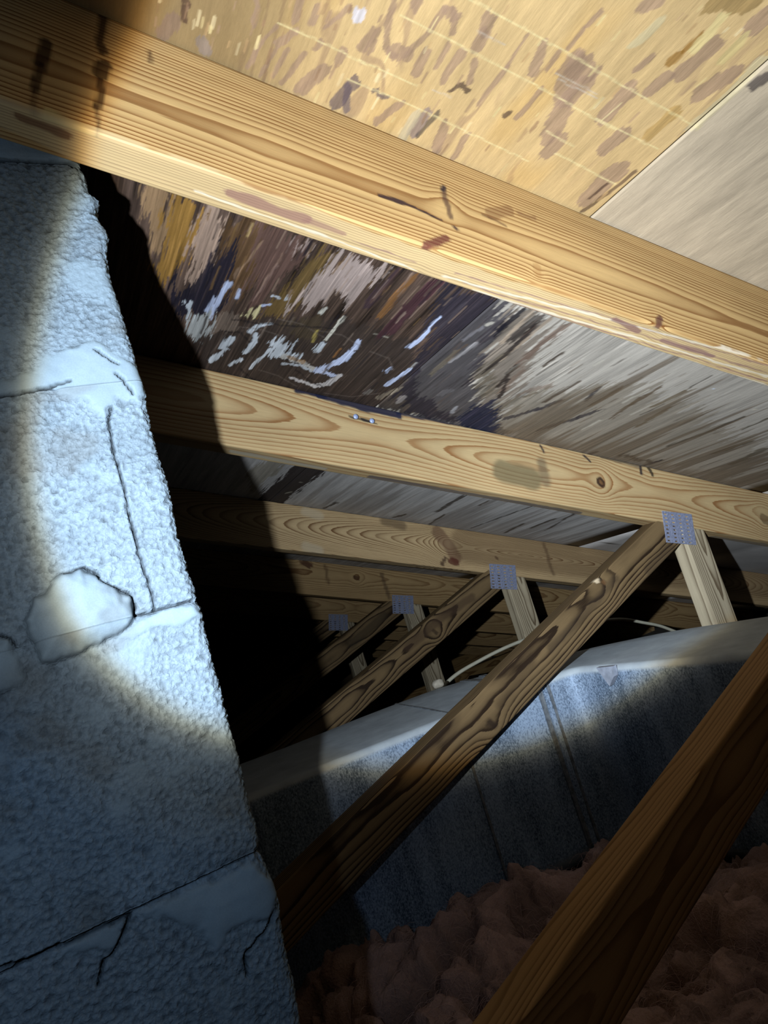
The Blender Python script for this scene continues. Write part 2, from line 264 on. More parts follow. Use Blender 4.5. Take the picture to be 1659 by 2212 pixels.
('s',(140, 122, 110),0.75,0.0015,0.003,0.0053,[(0.0456,0.4225),(0.0488,0.4243)]),
('s',(140, 120, 116),0.75,0.0015,0.003,0.0051,[(0.2293,0.3999),(0.2288,0.4213)]),
('s',(155, 106, 36),0.75,0.0015,0.003,0.0023,[(0.3802,0.2449),(0.3779,0.2589)]),
('s',(150, 105, 40),0.75,0.0015,0.003,0.0037,[(0.3779,0.2632),(0.3769,0.2712)]),
('s',(150, 120, 72),0.75,0.0015,0.003,0.0067,[(0.3683,0.2233),(0.3895,0.2127)]),
('s',(60, 50, 56),0.75,0.0015,0.003,0.0054,[(0.4550,0.2452),(0.4545,0.2525)]),
('s',(84, 60, 50),0.75,0.0015,0.003,0.0021,[(0.4372,0.3693),(0.4351,0.4021),(0.4284,0.4309)]),
('s',(84, 60, 50),0.75,0.0015,0.003,0.0016,[(0.4249,0.3914),(0.4240,0.4127)]),
('s',(200, 182, 140),0.75,0.0015,0.003,0.0040,[(0.3424,0.2532),(0.3410,0.2742)]),
('s',(210, 192, 150),0.75,0.0015,0.003,0.0049,[(0.4392,0.2375),(0.4431,0.2777),(0.4439,0.3060)]),
('s',(176, 140, 82),0.75,0.0015,0.003,0.0059,[(0.4181,0.3031),(0.4157,0.3258)]),
('s',(212, 188, 128),0.75,0.0015,0.003,0.0042,[(0.4097,0.2353),(0.4105,0.2520)]),
('s',(212, 190, 132),0.75,0.0015,0.003,0.0036,[(0.3818,0.2294),(0.3849,0.2563)]),
('s',(192, 174, 140),0.75,0.0015,0.003,0.0037,[(0.2233,0.4045),(0.2240,0.4316)]),
('s',(70, 62, 60),0.75,0.0015,0.003,0.0023,[(0.2380,0.3944),(0.2345,0.4206)]),
('s',(228, 208, 152),0.7,0.0015,0.0,0.0005,[(0.2097,0.3010),(0.2880,0.3018),(0.3622,0.3039),(0.4472,0.3054)]),
('s',(228, 208, 152),0.7,0.0015,0.0,0.0005,[(0.1705,0.3333),(0.2471,0.3346),(0.3027,0.3355),(0.3862,0.3397)]),
('s',(228, 208, 152),0.7,0.0015,0.0,0.0005,[(0.1575,0.3798),(0.2096,0.3797)]),
('s',(228, 208, 152),0.7,0.0015,0.0,0.0005,[(0.1565,0.3995),(0.2175,0.3981),(0.2773,0.4000),(0.3403,0.4022)]),
('s',(228, 208, 152),0.7,0.0015,0.0,0.0005,[(0.3622,0.3378),(0.4353,0.3382)]),
('s',(228, 208, 152),0.7,0.0015,0.0,0.0006,[(0.3560,0.3833),(0.4328,0.3874)]),
('s',(228, 208, 152),0.7,0.0015,0.0,0.0005,[(0.3328,0.3679),(0.3659,0.3699)]),
('s',(228, 208, 152),0.7,0.0015,0.0,0.0005,[(0.0918,0.3796),(0.1286,0.3794),(0.1644,0.3808)]),
('s',(228, 208, 152),0.7,0.0015,0.0,0.0005,[(0.3696,0.3174),(0.3681,0.3374)]),
('s',(200, 185, 165),0.6,0.0015,0.0,0.0004,[(0.3030,0.3198),(0.3461,0.3194)]),
('s',(200, 185, 165),0.6,0.0015,0.0,0.0004,[(0.3079,0.3229),(0.3492,0.3227)]),
('s',(200, 185, 165),0.6,0.0015,0.0,0.0004,[(0.2277,0.3190),(0.2524,0.3181)]),
('s',(200, 185, 165),0.6,0.0015,0.0,0.0004,[(0.2231,0.3767),(0.2406,0.3762)]),
('s',(38, 36, 44),0.46160209131344593,0.0015,0.006,0.0011,[(0.3593,0.7963),(0.3594,0.8567)]),
('s',(112, 98, 88),0.6376276191128655,0.0015,0.006,0.0009,[(0.3994,0.8575),(0.3994,0.9025)]),
('s',(120, 92, 58),0.6132604219898056,0.0015,0.006,0.0006,[(0.2484,0.5914),(0.2486,0.6292)]),
('s',(44, 38, 38),0.6971704739852325,0.0015,0.006,0.0010,[(0.2681,0.8035),(0.2682,0.8259)]),
('s',(110, 88, 70),0.5361924676898929,0.0015,0.006,0.0014,[(0.3851,0.5905),(0.3851,0.6281)]),
('s',(44, 38, 38),0.5226674674182414,0.0015,0.006,0.0017,[(0.2554,0.8833),(0.2556,0.9127)]),
('s',(150, 126, 108),0.5944759738889537,0.0015,0.006,0.0007,[(0.4408,0.6831),(0.4407,0.7008)]),
('s',(36, 32, 40),0.6844565034013483,0.0015,0.006,0.0010,[(0.1151,0.6599),(0.1156,0.6971)]),
('s',(44, 36, 36),0.6422980746520156,0.0015,0.006,0.0008,[(0.1188,0.6744),(0.1192,0.7043)]),
('s',(150, 126, 108),0.8296881906682104,0.0015,0.006,0.0008,[(0.2962,0.6014),(0.2963,0.6248)]),
('s',(96, 80, 72),0.6814075316227498,0.0015,0.006,0.0005,[(0.2841,0.6926),(0.2841,0.7073)]),
('s',(92, 78, 70),0.752294564980527,0.0015,0.006,0.0017,[(0.2113,0.8806),(0.2120,0.9536)]),
('s',(36, 32, 40),0.5503575824964136,0.0015,0.006,0.0009,[(0.2064,0.6746),(0.2067,0.7092)]),
('s',(44, 36, 36),0.464652631977131,0.0015,0.006,0.0015,[(0.3640,0.6785),(0.3641,0.6942)]),
('s',(112, 98, 88),0.5602705506211448,0.0015,0.006,0.0012,[(0.2314,0.7511),(0.2315,0.7696)]),
('s',(110, 88, 70),0.4812784928882294,0.0015,0.006,0.0006,[(0.3197,0.6619),(0.3199,0.6992)]),
('s',(150, 126, 108),0.4823832928737971,0.0015,0.006,0.0011,[(0.4172,0.6261),(0.4171,0.6683)]),
('s',(112, 98, 88),0.6322660405962659,0.0015,0.006,0.0010,[(0.1355,0.7957),(0.1357,0.8141)]),
('s',(96, 80, 72),0.5836741174412646,0.0015,0.006,0.0007,[(0.3680,0.5964),(0.3680,0.6381)]),
('s',(110, 88, 70),0.6155289653141218,0.0015,0.006,0.0006,[(0.2571,0.6186),(0.2572,0.6419)]),
('s',(120, 92, 58),0.6312619653999905,0.0015,0.006,0.0014,[(0.1208,0.6927),(0.1215,0.7386)]),
('s',(96, 80, 72),0.7255356184527427,0.0015,0.006,0.0009,[(0.4580,0.7031),(0.4579,0.7263)]),
('s',(70, 60, 56),0.7788220017802348,0.0015,0.006,0.0012,[(0.3215,0.8580),(0.3216,0.8847)]),
('s',(92, 78, 70),0.6467448093661967,0.0015,0.006,0.0012,[(0.5282,0.8441),(0.5279,0.8863)]),
('s',(110, 88, 70),0.7599592368474566,0.0015,0.006,0.0011,[(0.2304,0.6024),(0.2307,0.6343)]),
('s',(136, 116, 104),0.7173230179573656,0.0015,0.006,0.0013,[(0.3552,0.6774),(0.3553,0.6996)]),
('s',(44, 38, 38),0.682264330541557,0.0015,0.006,0.0006,[(0.5138,0.7872),(0.5136,0.8257)]),
('s',(112, 98, 88),0.7766718670736227,0.0015,0.006,0.0012,[(0.2056,0.7714),(0.2061,0.8237)]),
('s',(70, 60, 56),0.5900180605719484,0.0015,0.006,0.0014,[(0.2377,0.7621),(0.2382,0.8168)]),
('s',(38, 36, 44),0.506743283657253,0.0015,0.006,0.0018,[(0.4330,0.8894),(0.4330,0.9175)]),
('s',(92, 78, 70),0.7378745903696367,0.0015,0.006,0.0014,[(0.2698,0.8386),(0.2700,0.8644)]),
('s',(70, 60, 56),0.571066438030413,0.0015,0.006,0.0011,[(0.3978,0.7417),(0.3978,0.7924)]),
('s',(44, 38, 38),0.6845792872937573,0.0015,0.006,0.0013,[(0.2527,0.8985),(0.2529,0.9278)]),
('s',(136, 116, 104),0.4667446821524751,0.0015,0.006,0.0009,[(0.3301,0.6303),(0.3302,0.6492)]),
('s',(44, 36, 36),0.837192205135665,0.0015,0.006,0.0009,[(0.1023,0.6180),(0.1027,0.6462)]),
('s',(136, 116, 104),0.6947175802945404,0.0015,0.006,0.0010,[(0.2297,0.6736),(0.2299,0.6949)]),
('s',(96, 80, 72),0.8308426418260576,0.0015,0.006,0.0013,[(0.3591,0.5893),(0.3591,0.6268)]),
('s',(38, 36, 44),0.6954256364744378,0.0015,0.006,0.0006,[(0.3550,0.7310),(0.3550,0.7674)]),
('s',(44, 38, 38),0.6176407707012974,0.0015,0.006,0.0013,[(0.2276,0.7414),(0.2279,0.7836)]),
('s',(36, 32, 40),0.6030985461588476,0.0015,0.006,0.0009,[(0.1955,0.6205),(0.1957,0.6380)]),
('s',(110, 88, 70),0.8073867996384457,0.0015,0.006,0.0004,[(0.1219,0.6082),(0.1221,0.6220)]),
('s',(112, 98, 88),0.7017825182571997,0.0015,0.006,0.0015,[(0.3165,0.7526),(0.3166,0.7834)]),
('s',(44, 36, 36),0.6418299107922751,0.0015,0.006,0.0011,[(0.2228,0.6411),(0.2231,0.6660)]),
('s',(36, 32, 40),0.5539298616082258,0.0015,0.006,0.0014,[(0.3625,0.6253),(0.3626,0.6530)]),
('s',(44, 36, 36),0.646701887039973,0.0015,0.006,0.0007,[(0.2265,0.6650),(0.2268,0.6947)]),
('s',(44, 38, 38),0.5672412396668687,0.0015,0.006,0.0013,[(0.1562,0.7545),(0.1568,0.8063)]),
('s',(44, 36, 36),0.5473886934973393,0.0015,0.006,0.0009,[(0.1141,0.7259),(0.1143,0.7410)]),
('s',(112, 98, 88),0.5672753020890473,0.0015,0.006,0.0013,[(0.3205,0.8347),(0.3207,0.8755)]),
('s',(92, 78, 70),0.45646910596012674,0.0015,0.006,0.0007,[(0.3461,0.7490),(0.3462,0.7753)]),
('s',(38, 36, 44),0.46064633269410354,0.0015,0.006,0.0009,[(0.3733,0.7522),(0.3733,0.7960)]),
('s',(150, 126, 108),0.5509691791332609,0.0015,0.006,0.0009,[(0.3434,0.6189),(0.3435,0.6607)]),
('s',(70, 60, 56),0.7613530659900041,0.0015,0.006,0.0010,[(0.4371,0.7307),(0.4370,0.7676)]),
('s',(70, 60, 56),0.6402878892179301,0.0015,0.006,0.0013,[(0.3765,0.7584),(0.3765,0.8043)]),
('s',(110, 88, 70),0.4764217117537562,0.0015,0.006,0.0014,[(0.4273,0.7064),(0.4273,0.7465)]),
('s',(110, 88, 70),0.6389798698147404,0.0015,0.006,0.0008,[(0.2291,0.6564),(0.2292,0.6743)]),
('s',(38, 36, 44),0.5114110989140295,0.0015,0.006,0.0013,[(0.4180,0.8525),(0.4179,0.9109)]),
('s',(110, 88, 70),0.4840784781925395,0.0015,0.006,0.0005,[(0.1118,0.6416),(0.1124,0.6854)]),
('s',(150, 126, 108),0.8493337911524126,0.0015,0.006,0.0012,[(0.2097,0.6954),(0.2098,0.7103)]),
('s',(136, 116, 104),0.7797397641904503,0.0015,0.006,0.0006,[(0.3661,0.6399),(0.3661,0.6827)]),
('s',(44, 38, 38),0.5232343393880484,0.0015,0.006,0.0008,[(0.5177,0.7836),(0.5174,0.8333)]),
('s',(36, 32, 40),0.49328588742080837,0.0015,0.006,0.0008,[(0.1104,0.6373),(0.1106,0.6508)]),
('s',(70, 60, 56),0.8013828474990123,0.0015,0.006,0.0006,[(0.1313,0.7394),(0.1317,0.7719)]),
('s',(112, 98, 88),0.8254152049307666,0.0015,0.006,0.0009,[(0.2208,0.7476),(0.2210,0.7644)]),
('s',(136, 116, 104),0.7211788609798077,0.0015,0.006,0.0007,[(0.3045,0.6231),(0.3047,0.6663)]),
('s',(150, 126, 108),0.6706701196301945,0.0015,0.006,0.0007,[(0.2616,0.6398),(0.2618,0.6777)]),
('s',(120, 92, 58),0.7954010527468148,0.0015,0.006,0.0009,[(0.2417,0.6187),(0.2419,0.6426)]),
('s',(44, 36, 36),0.48409734241135577,0.0015,0.006,0.0010,[(0.1172,0.5920),(0.1174,0.6047)]),
('s',(70, 60, 56),0.8007706596333848,0.0015,0.006,0.0010,[(0.1548,0.7455),(0.1552,0.7737)]),
('s',(136, 116, 104),0.6038477780033922,0.0015,0.006,0.0013,[(0.3247,0.5954),(0.3249,0.6360)]),
('s',(92, 78, 70),0.4835108517786785,0.0015,0.006,0.0016,[(0.2883,0.8156),(0.2885,0.8562)]),
('s',(112, 98, 88),0.7843268788904513,0.0015,0.006,0.0008,[(0.1947,0.7818),(0.1953,0.8418)]),
('s',(44, 38, 38),0.7390890086624041,0.0015,0.006,0.0010,[(0.4044,0.8163),(0.4043,0.8461)]),
('s',(38, 36, 44),0.46454023597427246,0.0015,0.006,0.0018,[(0.4034,0.8830),(0.4034,0.9120)]),
('s',(150, 126, 108),0.46326623614532275,0.0015,0.006,0.0006,[(0.1337,0.6020),(0.1338,0.6135)]),
('s',(110, 88, 70),0.5894070386899699,0.0015,0.006,0.0010,[(0.4261,0.7111),(0.4260,0.7358)]),
('s',(70, 60, 56),0.6347591909758701,0.0015,0.006,0.0009,[(0.5405,0.8660),(0.5401,0.9149)]),
('s',(70, 60, 56),0.5108455674411746,0.0015,0.006,0.0008,[(0.1606,0.8447),(0.1610,0.8767)]),
('s',(120, 92, 58),0.46326122427593447,0.0015,0.006,0.0013,[(0.1430,0.6563),(0.1433,0.6802)]),
('s',(150, 126, 108),0.7250856996230557,0.0015,0.006,0.0012,[(0.3456,0.6647),(0.3457,0.6939)]),
('s',(136, 116, 104),0.5797160783144851,0.0015,0.006,0.0009,[(0.3908,0.6157),(0.3908,0.6344)]),
('s',(136, 116, 104),0.45997212998485587,0.0015,0.006,0.0007,[(0.3970,0.5967),(0.3970,0.6095)]),
('s',(112, 98, 88),0.5237904860616831,0.0015,0.006,0.0010,[(0.3038,0.8885),(0.3039,0.9106)]),
('s',(110, 88, 70),0.5462132637967034,0.0015,0.006,0.0013,[(0.4683,0.7074),(0.4682,0.7570)]),
('s',(44, 36, 36),0.45250907379959315,0.0015,0.006,0.0006,[(0.3214,0.6961),(0.3215,0.7397)]),
('s',(36, 32, 40),0.7842153310465978,0.0015,0.006,0.0012,[(0.1999,0.5982),(0.2002,0.6265)]),
('s',(70, 60, 56),0.4867786643974072,0.0015,0.006,0.0011,[(0.4944,0.7873),(0.4942,0.8323)]),
('s',(110, 88, 70),0.474055498981181,0.0015,0.006,0.0008,[(0.3301,0.7157),(0.3302,0.7456)]),
('s',(150, 126, 108),0.8300542800772925,0.0015,0.006,0.0006,[(0.1691,0.5995),(0.1695,0.6318)]),
('s',(120, 92, 58),0.4837438998429008,0.0015,0.006,0.0008,[(0.2891,0.6319),(0.2892,0.6469)]),
('s',(92, 78, 70),0.792706736118024,0.0015,0.006,0.0008,[(0.3557,0.8660),(0.3557,0.8844)]),
('s',(36, 32, 40),0.7572479765910765,0.0015,0.006,0.0010,[(0.2891,0.7124),(0.2892,0.7311)]),
('s',(70, 60, 56),0.8066035652947894,0.0015,0.006,0.0016,[(0.1300,0.8014),(0.1306,0.8443)]),
('s',(110, 88, 70),0.7589619853004242,0.0015,0.006,0.0013,[(0.1505,0.7110),(0.1508,0.7369)]),
('s',(120, 92, 58),0.7288695904145381,0.0015,0.006,0.0011,[(0.1205,0.6062),(0.1210,0.6474)]),
('s',(96, 80, 72),0.7302409566902415,0.0015,0.006,0.0005,[(0.3087,0.6540),(0.3088,0.6729)]),
('s',(150, 126, 108),0.478750093044573,0.0015,0.006,0.0012,[(0.1890,0.6797),(0.1892,0.7066)]),
('s',(44, 36, 36),0.7116392461667032,0.0015,0.006,0.0012,[(0.3118,0.5890),(0.3119,0.6171)]),
('s',(92, 78, 70),0.7412080736374766,0.0015,0.006,0.0013,[(0.2967,0.8242),(0.2968,0.8540)]),
('s',(120, 92, 58),0.5785112412748601,0.0015,0.006,0.0008,[(0.3785,0.6827),(0.3785,0.7002)]),
('s',(150, 126, 108),0.4754093812179261,0.0015,0.006,0.0012,[(0.2549,0.6662),(0.2551,0.6990)]),
('s',(120, 92, 58),0.7805895637188803,0.0015,0.006,0.0008,[(0.0907,0.5989),(0.0909,0.6167)]),
('s',(36, 32, 40),0.6215612921873426,0.0015,0.006,0.0008,[(0.3789,0.5929),(0.3789,0.6135)]),
('s',(44, 38, 38),0.7407332628456851,0.0015,0.006,0.0006,[(0.1174,0.7423),(0.1179,0.7792)]),
('s',(70, 60, 56),0.7679102791233576,0.0015,0.006,0.0006,[(0.1811,0.7846),(0.1815,0.8149)]),
('s',(96, 80, 72),0.518610693339779,0.0015,0.006,0.0006,[(0.4334,0.7052),(0.4333,0.7441)]),
('s',(96, 80, 72),0.6884062022018874,0.0015,0.006,0.0006,[(0.1567,0.7081),(0.1573,0.7545)]),
('s',(150, 126, 108),0.46314824792436277,0.0015,0.006,0.0010,[(0.2034,0.5999),(0.2036,0.6256)]),
('s',(120, 92, 58),0.5305307307155273,0.0015,0.006,0.0014,[(0.4080,0.6857),(0.4080,0.7094)]),
('s',(44, 38, 38),0.5966599325888481,0.0015,0.006,0.0015,[(0.3187,0.8045),(0.3189,0.8601)]),
('s',(38, 36, 44),0.6477506053473275,0.0015,0.006,0.0010,[(0.4073,0.8606),(0.4073,0.8849)]),
('s',(150, 126, 108),0.5178224217802023,0.0015,0.006,0.0006,[(0.1742,0.6818),(0.1747,0.7219)]),
('s',(110, 88, 70),0.7520205924631967,0.0015,0.006,0.0010,[(0.3853,0.6351),(0.3853,0.6624)]),
('s',(120, 92, 58),0.6005741378327295,0.0015,0.006,0.0005,[(0.2430,0.6088),(0.2432,0.6362)]),
('s',(96, 80, 72),0.4588870028175243,0.0015,0.006,0.0011,[(0.2702,0.6311),(0.2704,0.6633)]),
('s',(36, 32, 40),0.7313387861568047,0.0015,0.006,0.0009,[(0.2813,0.7167),(0.2816,0.7712)]),
('s',(38, 36, 44),0.7180703164968838,0.0015,0.006,0.0013,[(0.4821,0.8670),(0.4818,0.9246)]),
('s',(38, 36, 44),0.532714981687582,0.0015,0.006,0.0008,[(0.2374,0.7455),(0.2375,0.7610)]),
('s',(70, 60, 56),0.5727170019406831,0.0015,0.006,0.0015,[(0.4002,0.7513),(0.4002,0.7770)]),
('s',(110, 88, 70),0.4853324224649102,0.0015,0.006,0.0013,[(0.3018,0.6048),(0.3019,0.6251)]),
('s',(38, 36, 44),0.6943923698722484,0.0015,0.006,0.0008,[(0.2585,0.8182),(0.2588,0.8605)]),
('s',(196, 188, 172),0.5694323640865377,0.0015,0.008,0.0022,[(0.9775,0.6717),(0.9765,0.7078)]),
('s',(196, 188, 172),0.759814626595922,0.0015,0.008,0.0021,[(0.8129,0.8141),(0.8120,0.8572)]),
('s',(196, 188, 172),0.6753323695518417,0.0015,0.008,0.0019,[(0.6672,0.6542),(0.6670,0.6747)]),
('s',(186, 178, 164),0.7188693333332953,0.0015,0.008,0.0007,[(0.5663,0.6992),(0.5659,0.7518)]),
('s',(78, 68, 60),0.4898594935413389,0.0015,0.008,0.0007,[(0.5766,0.7272),(0.5762,0.7649)]),
('s',(120, 106, 90),0.5667395896636324,0.0015,0.008,0.0016,[(1.1616,0.8512),(1.1601,0.8897)]),
('s',(186, 178, 164),0.4337698537271273,0.0015,0.008,0.0022,[(1.0023,0.6862),(1.0015,0.7100)]),
('s',(186, 178, 164),0.6250301019996849,0.0015,0.008,0.0014,[(0.6925,0.6619),(0.6922,0.6801)]),
('s',(186, 178, 164),0.6915694209224224,0.0015,0.008,0.0007,[(0.6693,0.7718),(0.6688,0.8076)]),
('s',(186, 178, 164),0.4757444794486094,0.0015,0.008,0.0018,[(1.1997,0.8787),(1.1984,0.9114)]),
('s',(196, 188, 172),0.736287718408766,0.0015,0.008,0.0018,[(1.2237,0.8558),(1.2229,0.8743)]),
('s',(96, 82, 66),0.5342944030522003,0.0015,0.008,0.0010,[(0.5853,0.6678),(0.5849,0.7095)]),
('s',(186, 178, 164),0.7265471779393802,0.0015,0.008,0.0019,[(0.8431,0.7264),(0.8422,0.7682)]),
('s',(96, 82, 66),0.5461347344603603,0.0015,0.008,0.0025,[(1.2714,0.8782),(1.2704,0.9016)]),
('s',(96, 82, 66),0.4983419877387478,0.0015,0.008,0.0018,[(0.6495,0.6688),(0.6491,0.6984)]),
('s',(186, 178, 164),0.4530978938452117,0.0015,0.008,0.0007,[(0.6590,0.8893),(0.6585,0.9265)]),
('s',(120, 106, 90),0.7039171068001198,0.0015,0.008,0.0018,[(0.7898,0.8119),(0.7892,0.8399)]),
('s',(186, 178, 164),0.7003741107503059,0.0015,0.008,0.0009,[(0.6083,0.7428),(0.6080,0.7711)]),
('s',(96, 82, 66),0.6302722665962284,0.0015,0.008,0.0011,[(0.7170,0.8641),(0.7165,0.8970)]),
('s',(96, 82, 66),0.4881364209078544,0.0015,0.008,0.0024,[(1.0365,0.7421),(1.0357,0.7654)]),
('s',(96, 82, 66),0.621338953010908,0.0015,0.008,0.0013,[(0.8485,0.6550),(0.8481,0.6724)]),
('s',(78, 68, 60),0.4367279870881646,0.0015,0.008,0.0015,[(1.1620,0.8433),(1.1600,0.8948)]),
('s',(186, 178, 164),0.7242497355234858,0.0015,0.008,0.0007,[(0.6103,0.8217),(0.6098,0.8652)]),
('s',(96, 82, 66),0.42125068000410126,0.0015,0.008,0.0013,[(1.2557,0.8467),(1.2532,0.9056)]),
('s',(96, 82, 66),0.7824438878272784,0.0015,0.008,0.0015,[(0.7762,0.7363),(0.7753,0.7848)]),
('s',(78, 68, 60),0.5570863448705431,0.0015,0.008,0.0016,[(0.6908,0.6350),(0.6905,0.6614)]),
('s',(196, 188, 172),0.6543400871370404,0.0015,0.008,0.0008,[(0.9997,0.8607),(0.9992,0.8762)]),
('s',(120, 106, 90),0.7661422249620098,0.0015,0.008,0.0013,[(0.9517,0.7160),(0.9503,0.7683)]),
('s',(78, 68, 60),0.5211911284354843,0.0015,0.008,0.0012,[(1.1117,0.8562),(1.1098,0.9101)]),
('s',(120, 106, 90),0.5685660874564832,0.0015,0.008,0.0009,[(0.5688,0.7169),(0.5685,0.7498)]),
('s',(96, 82, 66),0.7077073310888548,0.0015,0.008,0.0018,[(0.7381,0.7905),(0.7378,0.8078)]),
('s',(120, 106, 90),0.7541309659170444,0.0015,0.008,0.0009,[(0.8041,0.6328),(0.8039,0.6440)]),
('s',(196, 188, 172),0.5832461748609999,0.0015,0.008,0.0018,[(1.1963,0.8800),(1.1956,0.8980)]),
('s',(96, 82, 66),0.4739211851727603,0.0015,0.008,0.0013,[(0.7699,0.7763),(0.7694,0.8016)]),
('s',(78, 68, 60),0.46079153506095527,0.0015,0.008,0.0015,[(0.9300,0.7063),(0.9287,0.7570)]),
('s',(96, 82, 66),0.4423367966518056,0.0015,0.008,0.0012,[(0.8248,0.6436),(0.8243,0.6652)]),
('s',(120, 106, 90),0.7863414611541989,0.0015,0.008,0.0012,[(1.0861,0.7489),(1.0849,0.7845)]),
('s',(120, 106, 90),0.4534393824265079,0.0015,0.008,0.0013,[(0.6966,0.7578),(0.6959,0.8027)]),
('s',(120, 106, 90),0.4929690852885337,0.0015,0.008,0.0016,[(0.6129,0.8232),(0.6126,0.8500)]),
('s',(78, 68, 60),0.41531619337871206,0.0015,0.008,0.0013,[(0.7857,0.8310),(0.7851,0.8622)]),
('s',(120, 106, 90),0.44101658062600196,0.0015,0.008,0.0007,[(0.5313,0.7013),(0.5310,0.7526)]),
('s',(196, 188, 172),0.7749179887599281,0.0015,0.008,0.0020,[(0.7972,0.6869),(0.7962,0.7375)]),
('s',(96, 82, 66),0.6578654600641849,0.0015,0.008,0.0006,[(0.6376,0.6679),(0.6374,0.6876)]),
('s',(196, 188, 172),0.5196841830534491,0.0015,0.008,0.0014,[(0.7825,0.6472),(0.7817,0.6887)]),
('s',(120, 106, 90),0.40153219868516377,0.0015,0.008,0.0013,[(0.5942,0.7116),(0.5938,0.7482)]),
('s',(96, 82, 66),0.5368409689820215,0.0015,0.008,0.0008,[(0.6244,0.8145),(0.6236,0.8782)]),
('s',(78, 68, 60),0.6964630667101326,0.0015,0.008,0.0009,[(0.6400,0.6924),(0.6395,0.7384)]),
('s',(78, 68, 60),0.6808048196536037,0.0015,0.008,0.0016,[(0.8583,0.7125),(0.8572,0.7600)]),
('s',(196, 188, 172),0.45492081512697613,0.0015,0.008,0.0010,[(1.2084,0.8363),(1.2065,0.8837)]),
('s',(96, 82, 66),0.6774953062059015,0.0015,0.008,0.0014,[(0.7331,0.6304),(0.7325,0.6653)]),
('s',(120, 106, 90),0.44698149684845934,0.0015,0.008,0.0016,[(0.7819,0.6317),(0.7813,0.6641)]),
('s',(96, 82, 66),0.6823100509167939,0.0015,0.008,0.0017,[(0.8077,0.6738),(0.8070,0.7077)]),
('s',(186, 178, 164),0.6595492527619338,0.0015,0.008,0.0019,[(0.6190,0.8069),(0.6184,0.8573)]),
('s',(186, 178, 164),0.4482094299946334,0.0015,0.008,0.0017,[(0.6175,0.7863),(0.6172,0.8126)]),
('s',(186, 178, 164),0.6063011695671005,0.0015,0.008,0.0017,[(0.6063,0.6344),(0.6060,0.6624)]),
('s',(186, 178, 164),0.5258508174025227,0.0015,0.008,0.0013,[(0.5783,0.6812),(0.5780,0.7115)]),
('s',(120, 106, 90),0.5751008558917529,0.0015,0.008,0.0015,[(0.7455,0.8936),(0.7448,0.9308)]),
('s',(78, 68, 60),0.6748780295317465,0.0015,0.008,0.0014,[(0.7514,0.8669),(0.7506,0.9121)]),
('s',(186, 178, 164),0.6252748951129974,0.0015,0.008,0.0015,[(0.9597,0.6504),(0.9584,0.6958)]),
('s',(78, 68, 60),0.5678434179790863,0.0015,0.008,0.0016,[(0.6109,0.6852),(0.6104,0.7312)]),
('s',(150, 116, 86),0.5488917624589026,0.001,0.002,0.0011,[(0.1189,0.3520),(0.1190,0.3595)]),
('s',(164, 132, 104),0.7346750466875012,0.001,0.002,0.0005,[(0.2332,0.3841),(0.2333,0.3961)]),
('s',(150, 116, 86),0.6955187712947103,0.001,0.002,0.0009,[(0.1354,0.3441),(0.1354,0.3474)]),
('s',(150, 116, 86),0.434947057388142,0.001,0.002,0.0013,[(0.3170,0.3747),(0.3171,0.3880)]),
('s',(150, 116, 86),0.5436867989571327,0.001,0.002,0.0012,[(0.1317,0.3625),(0.1317,0.3661)]),
('s',(164, 132, 104),0.6766882308425772,0.001,0.002,0.0012,[(0.1240,0.3558),(0.1241,0.3634)]),
('s',(228, 204, 156),0.5476007998690594,0.001,0.002,0.0012,[(0.0486,0.3975),(0.0488,0.4059)]),
('s',(150, 116, 86),0.7266114248094047,0.001,0.002,0.0014,[(0.3204,0.3666),(0.3204,0.3750)]),
('s',(164, 132, 104),0.6152667853093914,0.001,0.002,0.0005,[(0.0514,0.4129),(0.0516,0.4231)]),
('s',(164, 132, 104),0.4952632714603771,0.001,0.002,0.0009,[(0.2914,0.3209),(0.2914,0.3329)]),
('s',(186, 150, 104),0.7434843899412656,0.001,0.002,0.0005,[(0.1760,0.3376),(0.1761,0.3465)]),
('s',(186, 150, 104),0.4249125651927087,0.001,0.002,0.0007,[(0.0766,0.3760),(0.0767,0.3872)]),
('s',(186, 150, 104),0.7211571460908007,0.001,0.002,0.0009,[(0.2735,0.3146),(0.2735,0.3219)]),
('s',(150, 116, 86),0.559840142091232,0.001,0.002,0.0008,[(0.1336,0.4014),(0.1337,0.4126)]),
('s',(222, 198, 140),0.6432466151755569,0.001,0.002,0.0011,[(0.0479,0.4057),(0.0480,0.4099)]),
('s',(228, 204, 156),0.62490322017228,0.001,0.002,0.0011,[(0.4022,0.2308),(0.4022,0.2350)]),
('s',(222, 198, 140),0.43682841848046455,0.001,0.002,0.0010,[(0.2192,0.3819),(0.2192,0.3880)]),
('s',(186, 150, 104),0.4428011042798309,0.001,0.002,0.0010,[(0.1413,0.3367),(0.1414,0.3425)]),
('s',(222, 198, 140),0.7062247258111503,0.001,0.002,0.0009,[(0.2827,0.3657),(0.2827,0.3754)]),
('s',(150, 116, 86),0.44648875209221683,0.001,0.002,0.0008,[(0.2370,0.2919),(0.2370,0.2978)]),
('s',(228, 204, 156),0.6649591683077527,0.001,0.002,0.0011,[(0.3925,0.2339),(0.3925,0.2362)]),
('s',(222, 198, 140),0.6314689166750018,0.001,0.002,0.0008,[(0.4132,0.2676),(0.4132,0.2771)]),
('s',(186, 150, 104),0.5768035327251698,0.001,0.002,0.0011,[(0.2925,0.3137),(0.2925,0.3221)]),
('s',(222, 198, 140),0.628186938914834,0.001,0.002,0.0009,[(0.3231,0.2701),(0.3232,0.2764)]),
('s',(228, 204, 156),0.587331870203654,0.001,0.002,0.0008,[(0.2008,0.3480),(0.2009,0.3521)]),
